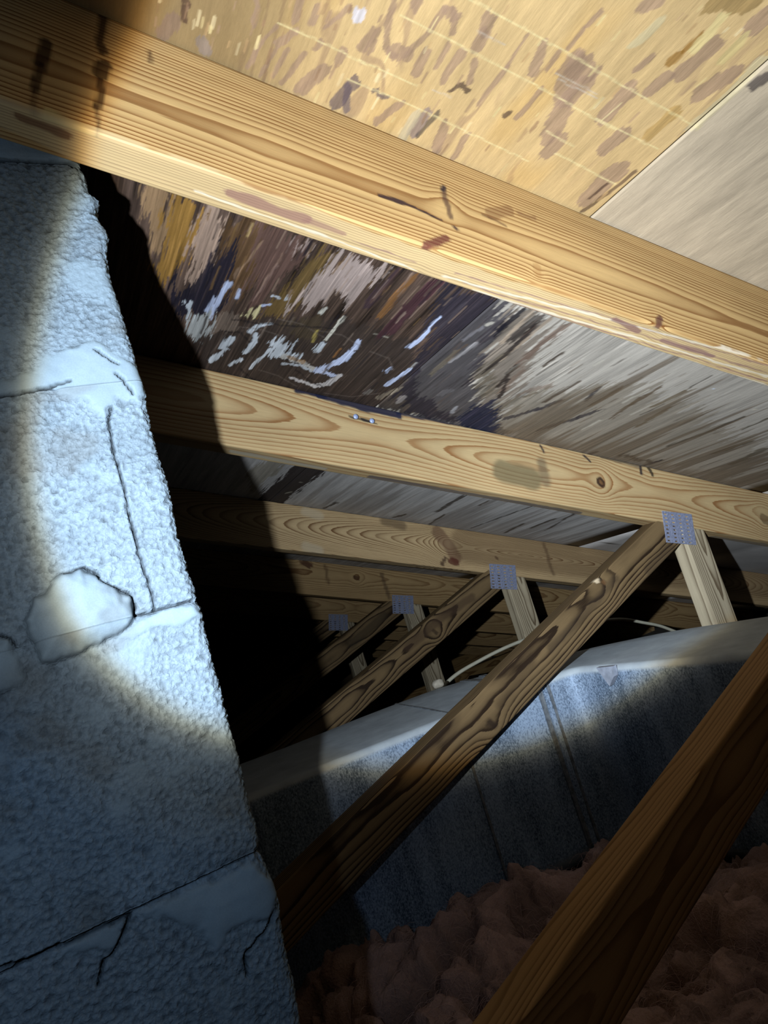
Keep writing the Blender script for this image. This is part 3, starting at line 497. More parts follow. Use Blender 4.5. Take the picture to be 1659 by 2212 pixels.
('s',(186, 150, 104),0.4833619261762045,0.001,0.002,0.0012,[(0.1003,0.4217),(0.1005,0.4326)]),
('s',(228, 204, 156),0.6259591526971413,0.001,0.002,0.0013,[(0.1781,0.3850),(0.1781,0.3905)]),
('s',(186, 150, 104),0.5306070640847294,0.001,0.002,0.0009,[(0.0957,0.3595),(0.0958,0.3644)]),
('s',(186, 150, 104),0.6651669236398846,0.001,0.002,0.0008,[(0.0456,0.4045),(0.0458,0.4146)]),
('s',(164, 132, 104),0.4516085859313904,0.001,0.002,0.0004,[(0.0304,0.3972),(0.0304,0.4003)]),
('s',(222, 198, 140),0.7112034559506917,0.001,0.002,0.0012,[(0.3044,0.2686),(0.3045,0.2747)]),
('s',(186, 150, 104),0.6182270159039344,0.001,0.002,0.0011,[(0.1163,0.3505),(0.1164,0.3589)]),
('s',(186, 150, 104),0.47153227185530106,0.001,0.002,0.0011,[(0.3851,0.3922),(0.3851,0.4012)]),
('s',(150, 116, 86),0.47034004580264904,0.001,0.002,0.0010,[(0.2634,0.4187),(0.2635,0.4337)]),
('s',(164, 132, 104),0.55003510914959,0.001,0.002,0.0007,[(0.0762,0.3882),(0.0764,0.3986)]),
('s',(164, 132, 104),0.7130690875228538,0.001,0.002,0.0010,[(0.1583,0.3403),(0.1583,0.3450)]),
('s',(222, 198, 140),0.7363260362983919,0.001,0.002,0.0006,[(0.1769,0.3640),(0.1770,0.3724)]),
('s',(150, 116, 86),0.6669585416632027,0.001,0.002,0.0012,[(0.0939,0.4027),(0.0940,0.4158)]),
('s',(186, 150, 104),0.708952719636072,0.001,0.002,0.0011,[(0.3582,0.3074),(0.3582,0.3143)]),
('s',(150, 116, 86),0.6506202655931468,0.001,0.002,0.0012,[(0.0827,0.3820),(0.0828,0.3855)]),
('s',(186, 150, 104),0.5515497969600374,0.001,0.002,0.0011,[(0.0752,0.4024),(0.0753,0.4122)]),
('s',(222, 198, 140),0.7318494706357068,0.001,0.002,0.0011,[(0.0828,0.3955),(0.0830,0.4059)]),
('s',(150, 116, 86),0.6542469138172395,0.001,0.002,0.0013,[(0.2313,0.4005),(0.2313,0.4097)]),
('s',(186, 150, 104),0.5293771025906728,0.001,0.002,0.0013,[(0.1864,0.4221),(0.1864,0.4291)]),
('s',(150, 116, 86),0.6128049920442862,0.001,0.002,0.0010,[(0.2975,0.4045),(0.2975,0.4102)]),
('s',(164, 132, 104),0.4803669681260796,0.001,0.002,0.0007,[(0.1871,0.3600),(0.1872,0.3713)]),
('s',(228, 204, 156),0.4291378958732727,0.001,0.002,0.0010,[(0.0360,0.4058),(0.0361,0.4121)]),
('s',(228, 204, 156),0.5122400922524877,0.001,0.002,0.0012,[(0.0385,0.3968),(0.0387,0.4075)]),
('s',(164, 132, 104),0.7244283708304778,0.001,0.002,0.0012,[(0.1434,0.3941),(0.1436,0.4057)]),
('s',(222, 198, 140),0.4757608618964831,0.001,0.002,0.0007,[(0.0414,0.4025),(0.0416,0.4098)]),
('s',(186, 150, 104),0.48524248755239446,0.001,0.002,0.0007,[(0.2885,0.3536),(0.2885,0.3577)]),
('s',(150, 116, 86),0.5447856540499617,0.001,0.002,0.0006,[(0.1491,0.4170),(0.1493,0.4280)]),
('s',(228, 204, 156),0.524667426114048,0.001,0.002,0.0005,[(0.2183,0.4220),(0.2183,0.4298)]),
('s',(164, 132, 104),0.6401243834793124,0.001,0.002,0.0009,[(0.3908,0.3155),(0.3908,0.3268)]),
('s',(150, 116, 86),0.5083262945899284,0.001,0.002,0.0008,[(0.0288,0.3966),(0.0290,0.4083)]),
('s',(164, 132, 104),0.6960319718618099,0.001,0.002,0.0009,[(0.2381,0.3560),(0.2382,0.3637)]),
('s',(222, 198, 140),0.726940222451184,0.001,0.002,0.0005,[(0.3150,0.3556),(0.3150,0.3595)]),
('s',(150, 116, 86),0.5473642435755833,0.001,0.002,0.0012,[(0.1281,0.3418),(0.1281,0.3455)]),
('s',(150, 116, 86),0.4144969485604351,0.001,0.002,0.0005,[(0.0095,0.4019),(0.0097,0.4121)]),
('s',(164, 132, 104),0.503220842922513,0.001,0.002,0.0007,[(0.3540,0.2384),(0.3540,0.2438)]),
('s',(150, 116, 86),0.4565820529546277,0.001,0.002,0.0007,[(0.1019,0.3832),(0.1020,0.3933)]),
('s',(222, 198, 140),0.616790022789844,0.001,0.002,0.0013,[(0.2577,0.4019),(0.2578,0.4076)]),
('s',(186, 150, 104),0.43097921191864524,0.001,0.002,0.0008,[(0.2015,0.3412),(0.2015,0.3466)]),
('s',(164, 132, 104),0.5365704092434498,0.001,0.002,0.0013,[(0.4075,0.2758),(0.4075,0.2870)]),
('s',(186, 150, 104),0.5602017311383505,0.001,0.002,0.0007,[(0.0632,0.4105),(0.0633,0.4156)]),
('s',(222, 198, 140),0.5104082378698758,0.001,0.002,0.0006,[(0.2077,0.4151),(0.2077,0.4207)]),
('s',(164, 132, 104),0.5002289148595683,0.001,0.002,0.0005,[(0.4391,0.3081),(0.4390,0.3188)]),
('s',(222, 198, 140),0.7063143857070935,0.001,0.002,0.0010,[(0.2750,0.3040),(0.2751,0.3069)]),
('s',(164, 132, 104),0.5185562101593955,0.001,0.002,0.0010,[(0.0538,0.4026),(0.0539,0.4073)]),
('s',(222, 198, 140),0.4115727372145186,0.001,0.002,0.0008,[(0.3617,0.2302),(0.3617,0.2339)]),
('s',(150, 116, 86),0.5596169997447606,0.001,0.002,0.0004,[(0.1399,0.3616),(0.1400,0.3657)]),
('s',(150, 116, 86),0.44184985597951054,0.001,0.002,0.0013,[(0.0953,0.4224),(0.0955,0.4331)]),
('s',(186, 150, 104),0.7221207083957955,0.001,0.002,0.0014,[(0.4326,0.3991),(0.4326,0.4125)]),
('s',(150, 116, 86),0.5071896249271921,0.001,0.002,0.0007,[(0.1053,0.3626),(0.1054,0.3678)]),
('s',(228, 204, 156),0.6978328609416697,0.001,0.002,0.0011,[(0.3534,0.3195),(0.3534,0.3295)]),
('s',(150, 116, 86),0.5695564926621378,0.001,0.002,0.0010,[(0.1739,0.3780),(0.1739,0.3813)]),
('s',(228, 204, 156),0.5119169300709037,0.001,0.002,0.0006,[(0.0707,0.4092),(0.0708,0.4190)]),
('s',(164, 132, 104),0.6073363958390712,0.001,0.002,0.0007,[(0.0105,0.4158),(0.0106,0.4228)]),
('s',(186, 150, 104),0.5033401370685667,0.001,0.002,0.0005,[(0.1454,0.3897),(0.1455,0.3931)]),
('s',(164, 132, 104),0.5974536031910695,0.001,0.002,0.0005,[(0.2420,0.3142),(0.2421,0.3190)]),
('s',(228, 204, 156),0.4986029557478478,0.001,0.002,0.0011,[(0.1772,0.3853),(0.1772,0.3908)]),
('s',(186, 150, 104),0.6152783848100402,0.001,0.002,0.0012,[(0.3684,0.2425),(0.3685,0.2492)]),
('s',(150, 116, 86),0.6417863465019262,0.001,0.002,0.0005,[(0.0978,0.3848),(0.0978,0.3898)]),
('s',(164, 132, 104),0.6366942544251227,0.001,0.002,0.0010,[(0.2114,0.3665),(0.2115,0.3756)]),
('s',(228, 204, 156),0.6119098332216725,0.001,0.002,0.0010,[(0.0110,0.3978),(0.0111,0.4037)]),
('s',(186, 150, 104),0.6119760023477377,0.001,0.002,0.0007,[(0.1231,0.3803),(0.1231,0.3854)]),
('s',(164, 132, 104),0.6137280223900928,0.001,0.002,0.0012,[(0.2589,0.3687),(0.2590,0.3818)]),
('s',(228, 204, 156),0.49447424412381125,0.001,0.002,0.0005,[(0.0822,0.3958),(0.0823,0.4030)]),
('s',(150, 116, 86),0.5090920477601777,0.001,0.002,0.0005,[(0.3576,0.2392),(0.3576,0.2432)]),
('s',(222, 198, 140),0.5547335064621325,0.001,0.002,0.0007,[(0.3247,0.4133),(0.3248,0.4231)]),
('s',(222, 198, 140),0.7285702667243148,0.001,0.002,0.0004,[(0.1960,0.3225),(0.1961,0.3340)]),
('s',(228, 204, 156),0.576789892987083,0.001,0.002,0.0010,[(0.1820,0.3791),(0.1821,0.3858)]),
('s',(186, 150, 104),0.682865845523464,0.001,0.002,0.0010,[(0.2995,0.3162),(0.2995,0.3205)]),
('s',(228, 204, 156),0.598112672306165,0.001,0.002,0.0012,[(0.1864,0.4040),(0.1865,0.4151)]),
('s',(222, 198, 140),0.5722378698575087,0.001,0.002,0.0009,[(0.1408,0.4217),(0.1410,0.4339)]),
('s',(222, 198, 140),0.5550510225515508,0.001,0.002,0.0010,[(0.3521,0.3195),(0.3522,0.3320)]),
('s',(228, 204, 156),0.42955358581964054,0.001,0.002,0.0011,[(0.1515,0.3963),(0.1517,0.4068)]),
('s',(228, 204, 156),0.4048018468193133,0.001,0.002,0.0011,[(0.2689,0.3913),(0.2690,0.4027)]),
('s',(164, 132, 104),0.6899467093238574,0.001,0.002,0.0004,[(0.0597,0.3787),(0.0598,0.3856)]),
('s',(222, 198, 140),0.586095391186837,0.001,0.002,0.0010,[(0.3286,0.3006),(0.3287,0.3090)]),
('s',(110, 98, 90),0.5,0.0015,0.0,0.0009,[(0.2727,0.7652),(0.3050,0.7617),(0.3400,0.7780)]),
('s',(110, 98, 90),0.5,0.0015,0.0,0.0010,[(0.2317,0.9107),(0.2620,0.9148),(0.2989,0.9355)]),
('s',(110, 98, 90),0.5,0.0015,0.0,0.0010,[(0.3570,0.7836),(0.3892,0.7892),(0.4110,0.8171)]),
('s',(110, 98, 90),0.5,0.0015,0.0,0.0009,[(0.1556,0.8958),(0.1641,0.8086),(0.1994,0.7993),(0.2395,0.8024)]),
('s',(110, 98, 90),0.5,0.0015,0.0,0.0009,[(0.2140,0.7639),(0.2447,0.7605),(0.2847,0.7790)]),
('s',(110, 98, 90),0.5,0.0015,0.0,0.0011,[(0.3468,0.9380),(0.3920,0.9295),(0.4262,0.8964)]),
('s',(34, 30, 32),0.7,0.0015,0.0,0.0015,[(0.1558,0.8258),(0.1796,0.8201),(0.1974,0.8380)]),
('s',(34, 30, 32),0.7,0.0015,0.0,0.0016,[(0.2813,0.8848),(0.3082,0.9078),(0.3397,0.9196)]),
('s',(34, 30, 32),0.7,0.0015,0.0,0.0016,[(0.2068,0.9237),(0.2446,0.9551),(0.2744,0.9538)]),
('s',(34, 30, 32),0.7,0.0015,0.0,0.0014,[(0.1599,0.7919),(0.1955,0.7859),(0.2411,0.7687),(0.2880,0.7534)]),
('p',(45, 35, 34),0.95,0.003,0.0,0.0000,[(0.4800,1.5741),(0.4835,1.2716),(0.4181,1.2621),(0.4078,1.5180),(0.4410,1.6325)]),
('p',(150, 140, 120),0.7,0.003,0.0,0.0000,[(0.3881,1.5083),(0.3960,1.2739),(0.3624,1.2614),(0.3345,1.3714)]),
('s',(175, 168, 150),0.9,0.0015,0.0,0.0022,[(0.4600,1.4734),(0.4662,1.4579)]),
('s',(175, 168, 150),0.8,0.0015,0.0,0.0013,[(0.4635,1.3791),(0.4681,1.3766)]),
('s',(66, 56, 46),0.85,0.0015,0.012,0.0057,[(0.8377,1.2930),(0.8514,1.4463)]),
('s',(66, 56, 46),0.85,0.0015,0.012,0.0022,[(1.0331,1.2815),(1.0154,1.5353)]),
('s',(66, 56, 46),0.85,0.0015,0.012,0.0036,[(0.7928,1.4882),(0.7793,1.5356)]),
('s',(66, 56, 46),0.85,0.0015,0.012,0.0028,[(0.9121,1.2861),(0.9141,1.3285)]),
('s',(66, 56, 46),0.85,0.0015,0.012,0.0039,[(1.1143,1.4250),(1.1297,1.5307)]),
('s',(66, 56, 46),0.85,0.0015,0.012,0.0037,[(0.8811,1.4497),(0.8951,1.5459)]),
('s',(66, 56, 46),0.85,0.0015,0.012,0.0032,[(1.1629,1.2615),(1.2095,1.4453)]),
('s',(66, 56, 46),0.85,0.0015,0.012,0.0051,[(1.4349,1.4875),(1.5200,1.4805)]),
('s',(66, 56, 46),0.85,0.0015,0.012,0.0046,[(0.5952,1.4801),(0.5840,1.5450)]),
('s',(66, 56, 46),0.85,0.0015,0.012,0.0038,[(1.1543,1.3399),(1.1602,1.4439)]),
]
TSTAIN={
0:[
('f',(44, 26, 20),0.85,0.0012,0.0031,[(-0.0259,-0.0034),(-0.0227,0.0339)]),
('f',(44, 26, 20),0.85,0.0012,0.0055,[(-0.0189,0.0448),(-0.0190,0.0535)]),
('f',(44, 26, 20),0.8,0.0012,0.0029,[(-0.0189,0.0598),(-0.0186,0.0827)]),
('f',(44, 26, 20),0.6,0.0012,0.0016,[(-0.0186,0.0827),(-0.0176,0.1058)]),
('f',(44, 26, 20),0.85,0.0012,0.0050,[(-0.0572,0.0465),(-0.0575,0.0613)]),
('f',(44, 26, 20),0.8,0.0012,0.0033,[(-0.0575,0.0654),(-0.0569,0.0855)]),
('f',(44, 26, 20),0.5,0.0012,0.0020,[(-0.0575,0.0857),(-0.0564,0.1051)]),
('f',(70, 45, 30),0.7,0.0012,0.0017,[(0.0090,0.0174),(0.0089,0.0256)]),
('f',(72, 48, 46),0.75,0.0012,0.0027,[(0.2643,0.0401),(0.2685,0.0525),(0.2736,0.0654)]),
('f',(40, 34, 44),0.9,0.0012,0.0025,[(0.2649,0.0354),(0.2644,0.0381)]),
('f',(60, 38, 42),0.9,0.0012,0.0023,[(0.2759,0.0744),(0.2792,0.0756)]),
('f',(96, 46, 42),0.85,0.0012,0.0037,[(0.2477,0.1038),(0.2584,0.0982),(0.2694,0.0895)]),
('f',(60, 44, 52),0.8,0.0012,0.0021,[(0.2400,0.1103),(0.2445,0.1106)]),
('f',(58, 42, 44),0.95,0.0005,0.0011,[(0.2019,0.0701),(0.2250,0.0696),(0.2620,0.0723)]),
('f',(110, 70, 45),0.5,0.0012,0.0058,[(0.3162,0.0452),(0.3378,0.0332)]),
('f',(90, 55, 38),0.7,0.0012,0.0014,[(0.3083,0.0502),(0.3327,0.0518)]),
('f',(110, 70, 45),0.5,0.0012,0.0025,[(0.3487,0.0317),(0.3680,0.0296)]),
('f',(86, 50, 46),0.85,0.0012,0.0035,[(0.5268,0.0946),(0.5201,0.1095)]),
('f',(60, 40, 45),0.9,0.0012,0.0026,[(0.5156,0.1140),(0.5223,0.1127)]),
('f',(150, 105, 60),0.4,0.0012,0.0043,[(0.3673,0.0847),(0.3685,0.0919)]),
('f',(225, 205, 140),0.5,0.0012,0.0039,[(-0.0490,0.1015),(-0.0035,0.1123)]),
('b',(220, 200, 156),0.38,0.0012,0.0188,[(-0.0922,0.0021),(-0.0199,0.0165),(0.2513,0.0246),(0.7232,0.0207)]),
('b',(150, 112, 98),0.85,0.0012,0.0053,[(0.0816,0.0145),(0.1040,0.0155),(0.1433,0.0168)]),
('b',(150, 112, 98),0.7,0.0012,0.0029,[(0.1433,0.0168),(0.1766,0.0180)]),
('b',(120, 80, 55),0.8,0.0012,0.0036,[(-0.0655,0.0087),(-0.0337,0.0121)]),
('b',(140, 104, 98),0.72,0.0006,0.0010,[(0.2878,0.0209),(0.4684,0.0114),(0.6975,0.0025)]),
('b',(140, 104, 98),0.72,0.0006,0.0010,[(0.3036,0.0300),(0.4845,0.0216),(0.7137,0.0140)]),
('b',(140, 104, 98),0.72,0.0006,0.0011,[(0.3500,0.0362),(0.5200,0.0310),(0.7329,0.0276)]),
('b',(140, 104, 98),0.72,0.0006,0.0008,[(0.1871,0.0225),(0.2173,0.0213),(0.2500,0.0223)]),
('b',(238, 228, 206),0.6,0.0008,0.0014,[(0.2831,0.0295),(0.4643,0.0136),(0.6896,-0.0031)]),
('b',(238, 228, 206),0.6,0.0008,0.0014,[(0.3177,0.0359),(0.4970,0.0277),(0.7232,0.0207)]),
('b',(238, 228, 206),0.6,0.0008,0.0011,[(0.0553,0.0247),(0.1472,0.0276),(0.2561,0.0333)]),
('b',(238, 228, 206),0.6,0.0008,0.0015,[(0.3655,0.0424),(0.5338,0.0378),(0.7439,0.0354)]),
('f',(150, 104, 74),0.7,0.0006,0.0010,[(0.2157,0.1220),(0.2399,0.1205),(0.2652,0.1119),(0.3039,0.1084),(0.3445,0.1107)]),
('f',(150, 104, 74),0.7,0.0006,0.0008,[(0.2071,0.1281),(0.2377,0.1268),(0.2746,0.1172),(0.3136,0.1158)]),
('f',(150, 96, 72),0.8,0.0012,0.0017,[(0.2399,0.1173),(0.2652,0.1147)]),
('f',(240, 226, 196),0.8,0.0012,0.0019,[(0.2628,0.1183),(0.2770,0.1164)]),
('f',(130, 86, 70),0.8,0.0012,0.0013,[(0.2721,0.1218),(0.2864,0.1199)]),
('b',(130, 95, 90),0.8,0.0012,0.0037,[(0.4740,0.0105),(0.5113,0.0158)]),
('b',(130, 95, 95),0.7,0.0012,0.0034,[(0.5471,0.0180),(0.6243,0.0168)]),
],
1:[
('f',(34, 39, 64),0.95,0.0012,0.0038,[(0.3017,0.0024),(0.3490,0.0039)]),
('f',(34, 39, 64),0.95,0.0012,0.0078,[(0.3408,-0.0009),(0.4233,0.0056),(0.4840,0.0053)]),
('f',(34, 39, 64),0.9,0.0012,0.0058,[(0.4839,0.0010),(0.5757,-0.0027),(0.6894,-0.0061)]),
('f',(118, 108, 80),0.75,0.006,0.0207,[(0.6962,0.0720),(0.7635,0.0760)]),
('f',(84, 76, 66),0.55,0.006,0.0107,[(0.7872,0.0400),(0.7957,0.0753)]),
('f',(60, 40, 34),0.95,0.0012,0.0086,[(0.9294,0.0526),(0.9337,0.0567)]),
('f',(130, 95, 62),0.95,0.0012,0.0033,[(0.9305,0.0534),(0.9338,0.0557)]),
('f',(36, 33, 38),0.9,0.0012,0.0019,[(0.3946,0.0276),(0.4408,0.0304)]),  # dark dash running past the two nails
('f',(36, 33, 38),0.85,0.0012,0.0027,[(0.4170,0.0279),(0.4280,0.0297)]),
('f',(40, 38, 48),0.9,0.0012,0.0023,[(0.7852,0.0050),(0.7941,0.0183)]),
('f',(40, 38, 48),0.9,0.0012,0.0024,[(0.8937,0.0058),(0.9092,0.0166)]),
('f',(40, 38, 48),0.9,0.0012,0.0041,[(1.0442,-0.0002),(1.0446,0.0168)]),
('f',(58, 50, 40),0.9,0.0012,0.0046,[(1.0671,0.0029),(1.0760,0.0146)]),
('f',(70, 66, 66),0.6,0.0012,0.0050,[(0.9396,-0.0016),(1.0388,0.0017)]),
('f',(96, 72, 50),0.6,0.0012,0.0120,[(1.4124,0.0632),(1.4258,0.0668)]),
('b',(84, 84, 94),0.75,0.0012,0.0076,[(0.4466,0.0269),(0.6291,0.0278),(0.8942,0.0271)]),
('b',(180, 180, 168),0.6,0.0012,0.0059,[(0.2117,0.0210),(0.3635,0.0255)]),
('b',(110, 110, 112),0.6,0.0012,0.0094,[(1.2772,0.0321),(1.4500,0.0248)]),
],
2:[
('f',(108, 70, 58),0.6,0.004,0.0179,[(0.9208,0.0186),(0.9573,0.0535),(0.9791,0.0837)]),
('f',(100, 50, 40),0.85,0.0012,0.0102,[(0.9640,0.0944),(0.9789,0.0967)]),
('f',(70, 45, 38),0.8,0.0012,0.0051,[(0.9344,0.1053),(0.9450,0.0874)]),
('f',(90, 66, 54),0.6,0.003,0.0057,[(1.2877,0.0079),(1.3161,0.0960)]),
('f',(225, 215, 190),0.35,0.005,0.0117,[(0.5379,0.0131),(0.5753,0.0200)]),
('f',(225, 215, 190),0.35,0.005,0.0116,[(0.5421,0.1020),(0.5791,0.1095)]),
('f',(80, 62, 50),0.55,0.005,0.0123,[(0.7578,0.0076),(0.8132,0.0130)]),
('f',(90, 66, 54),0.8,0.0012,0.0040,[(1.1106,0.0667),(1.1184,0.0712)]),
('f',(112, 86, 60),0.5,0.012,0.0537,[(1.0180,0.0398),(1.5104,0.0405),(2.2940,0.0340)]),  # right part of the chord toned darker brown
],
3:[
('f',(84, 48, 36),0.85,0.0012,0.0112,[(0.7493,0.0076),(0.7715,0.0166)]),
('f',(84, 55, 38),0.8,0.0012,0.0066,[(0.9457,0.0418),(0.9583,0.0439)]),
('f',(80, 52, 38),0.6,0.003,0.0048,[(0.8308,0.0104),(0.8418,0.0711)]),
('f',(80, 60, 48),0.6,0.003,0.0067,[(1.0489,0.0184),(1.0778,0.0998)]),
],
'a1':[
('f',(236, 214, 180),0.95,0.0012,0.0045,[(1.4078,-0.0073),(1.4218,0.0039)]),
('f',(120, 88, 58),0.8,0.0012,0.0037,[(1.4306,0.0126),(1.4322,0.0158)]),
('f',(58, 48, 40),0.5,0.005,0.0080,[(1.4614,0.0253),(1.3467,0.0315),(1.2473,0.0313)]),
('f',(64, 52, 42),0.45,0.005,0.0100,[(1.6360,0.0594),(1.5462,0.0584)]),
('f',(52, 40, 32),0.85,0.003,0.0063,[(1.0674,0.0462),(1.0717,0.0550)]),
('f',(56, 44, 34),0.4,0.006,0.0081,[(1.1992,0.0255),(1.1018,0.0366)]),
],
'a2':[
('f',(70, 55, 42),0.85,0.0012,0.0049,[(1.4021,0.0319),(1.4034,0.0416)]),
('f',(80, 62, 48),0.6,0.005,0.0112,[(1.5590,0.0309),(1.4536,0.0202),(1.3101,0.0221)]),
],
'a3':[
('f',(60, 52, 42),0.6,0.006,0.0148,[(1.5966,0.0335),(1.4364,0.0390)]),
],
}
EDGE=[(0.1095,0.3669),(0.1090,0.3522),(0.1153,0.3454),(0.1105,0.3361),(0.1151,0.3177),(0.1108,0.3022),(0.1083,0.2820),(0.1098,0.2515),(0.1099,0.2078),(0.1116,0.1886),(0.1097,0.1782),(0.1090,0.1431),(0.1086,0.1035),(0.1075,0.0683),(0.1074,0.0434),(0.1088,0.0281),(0.1076,-0.0040),(0.1071,-0.0295),(0.1066,-0.0546),(0.1077,-0.0738),(0.1062,-0.1071),(0.1043,-0.1305),(0.1075,-0.1528),(0.1079,-0.1679),(0.1046,-0.1810),(0.1036,-0.2037),(0.1032,-0.2207),(0.1012,-0.2400)]
CRACKS=[(0.0004,[(0.0852,0.1815),(0.0814,0.1717),(0.0799,0.1549),(0.0796,0.1447),(0.0801,0.1278),(0.0791,0.1147),(0.0790,0.0981),(0.0788,0.0785),(0.0788,0.0688),(0.0800,0.0588),(0.0793,0.0461),(0.0786,0.0383)]),(0.0005,[(0.0663,0.0373),(0.0868,0.0369),(0.1060,0.0368)]),(0.0008,[(0.0317,0.0744),(0.0433,0.0764),(0.0502,0.0697),(0.0505,0.0649),(0.0578,0.0589),(0.0662,0.0513),(0.0680,0.0429),(0.0657,0.0372)]),(0.0008,[(0.0222,-0.1338),(0.0153,-0.1425),(0.0084,-0.1496),(0.0030,-0.1507),(-0.0001,-0.1556),(-0.0022,-0.1622)]),(0.0008,[(0.1009,-0.1728),(0.0949,-0.1791),(0.0789,-0.1859)]),(0.0005,[(0.0789,-0.1859),(0.0764,-0.1981)]),(0.0010,[(0.0496,0.3738),(0.0733,0.3745),(0.0903,0.3751),(0.1011,0.3742),(0.1098,0.3697),(0.1115,0.3631)]),(0.0006,[(0.0198,0.1975),(0.0393,0.1990),(0.0509,0.2006)]),(0.0004,[(0.0845,0.2246),(0.0894,0.2189),(0.0972,0.2124)]),(0.0005,[(0.0940,0.2056),(0.0977,0.2010),(0.1013,0.1899)]),(0.0005,[(-0.0105,0.0469),(-0.0051,0.0430),(-0.0040,0.0383)]),(0.0003,[(0.0510,0.2009),(0.0633,0.2042)]),(0.0005,[(-0.0461,-0.1299),(-0.0141,-0.1330),(0.0222,-0.1338)])]
MORTAR=[('m1',0.002,[(0.0533,0.2248),(0.0691,0.2302),(0.0845,0.2314),(0.0932,0.2220),(0.1109,0.2095),(0.1116,0.1886),(0.1039,0.1832),(0.0897,0.1872),(0.0788,0.1738),(0.0727,0.1866),(0.0604,0.1909),(0.0509,0.2002),(0.0203,0.2000),(0.0158,0.2038),(0.0220,0.2080),(0.0438,0.2138)]),
('m2',0.016,[(0.0056,0.0515),(0.0128,0.0637),(0.0316,0.0738),(0.0425,0.0757),(0.0493,0.0680),(0.0573,0.0584),(0.0654,0.0505),(0.0659,0.0378),(0.0514,0.0259),(0.0227,0.0212),(0.0034,0.0230)]),
('m3',0.003,[(0.0683,0.0358),(0.1052,0.0351),(0.1089,0.0248),(0.0953,0.0216),(0.0745,0.0246),(0.0591,0.0220),(0.0457,0.0261),(0.0633,0.0332)]),
('m4',0.003,[(0.0237,-0.1353),(0.0544,-0.1345),(0.0746,-0.1362),(0.0987,-0.1375),(0.1062,-0.1516),(0.1076,-0.1633),(0.0999,-0.1729),(0.0806,-0.1692),(0.0633,-0.1774),(0.0538,-0.1588),(0.0406,-0.1441)]),
('m5',0.006,[(-0.0179,0.0468),(-0.0052,0.0424),(-0.0031,0.0366),(-0.0024,0.0134),(-0.0174,0.0128),(-0.0241,0.0151)]),
('m6',0.002,[(-0.0143,-0.1342),(0.0187,-0.1340),(0.0101,-0.1478),(-0.0041,-0.1437),(-0.0200,-0.1381)])]
KNOTS={
0:[(0.2671,0.0531,0.0110,0.45),(0.2537,0.1008,0.0069,0.22),(0.5222,0.1041,0.0106,0.8),(0.3688,0.0878,0.0066,0.5)],
1:[(0.9316,0.0541,0.0210,0.85),(1.0698,0.0024,0.0165,0.7),(0.7916,0.0065,0.0127,0.5),(1.4119,0.0654,0.0215,0.7)],
2:[(0.9499,0.0544,0.0384,0.7)],
3:[(0.7579,0.0115,0.0192,0.7),(0.9529,0.0427,0.0164,0.7)],
'a1':[(1.4145,0.0002,0.0235,0.8),(1.0696,0.0506,0.0267,0.85)],
'a2':[(1.4033,0.0372,0.0223,0.85)],
}
NAILS=[(0.4029,0.0292),(0.4323,0.0305)]

# ================================================================== helpers
def lin(c):
    c = np.asarray(c, float) / 255.0
    return np.where(c <= .04045, c/12.92, ((c+.055)/1.055)**2.4)*.62

def _h(ix, iy, s):
    n = (ix.astype(np.int64)*374761393 + iy.astype(np.int64)*668265263 + s*974711) & 0x7fffffff
    n = ((n ^ (n >> 13)) * 1274126177) & 0x7fffffff
    n = ((n ^ (n >> 16)) * 2246822519) & 0x7fffffff
    return ((n ^ (n >> 15)) & 0xffff) / 65535.0

def vn(x, y, s=0):
    x = np.asarray(x, float); y = np.asarray(y, float) + 0*x; x = x + 0*y
    ix, iy = np.floor(x), np.floor(y); fx, fy = x-ix, y-iy
    fx = fx*fx*(3-2*fx); fy = fy*fy*(3-2*fy)
    a, b = _h(ix, iy, s), _h(ix+1, iy, s); c, d = _h(ix, iy+1, s), _h(ix+1, iy+1, s)
    return (a*(1-fx)+b*fx)*(1-fy) + (c*(1-fx)+d*fx)*fy

def fbm(x, y, s=0, o=4):
    r = 0; a = .5; t = 0
    for k in range(o):
        r = r + a*vn(np.asarray(x)*2**k, np.asarray(y)*2**k, s+k*17); t += a; a *= .5
    return r/t

def worley(x, y, s=0):
    ix, iy = np.floor(x), np.floor(y); best = np.full(np.shape(x), 9.0)
    for dx in (-1, 0, 1):
        for dy in (-1, 0, 1):
            jx, jy = ix+dx, iy+dy
            d = (jx+_h(jx, jy, s)-x)**2 + (jy+_h(jx, jy, s+5)-y)**2
            best = np.minimum(best, d)
    return np.sqrt(best)

def sstep(a, b, x):
    t = np.clip((x-a)/(b-a), 0, 1); return t*t*(3-2*t)

def segdist(px, py, pts):
    d = np.full(px.shape, 1e9)
    for (x0, y0), (x1, y1) in zip(pts[:-1], pts[1:]):
        ex, ey = x1-x0, y1-y0; L2 = ex*ex+ey*ey+1e-12
        t = np.clip(((px-x0)*ex+(py-y0)*ey)/L2, 0, 1)
        d = np.minimum(d, np.hypot(px-x0-t*ex, py-y0-t*ey))
    return d

def polysd(px, py, pts):
    pts = list(pts); ins = np.zeros(px.shape, bool)
    n = len(pts)
    for i in range(n):
        (x0, y0), (x1, y1) = pts[i], pts[(i+1) % n]
        if abs(y1-y0) > 1e-12:
            ins ^= ((y0 > py) != (y1 > py)) & (px < (x1-x0)*(py-y0)/(y1-y0)+x0)
    d = segdist(px, py, pts+[pts[0]])
    return np.where(ins, -d, d)

def put(o, parent=None):
    C.objects.link(o)
    if parent is not None: o.parent = parent
    return o

def thing(name, label, cat, loc, group=None):
    o = bpy.data.objects.new(name, None); o.empty_display_size = .05
    o.location = (loc[0], loc[1], loc[2]+ZO); C.objects.link(o)
    o['label'] = label; o['category'] = cat
    if group: o['group'] = group
    return o

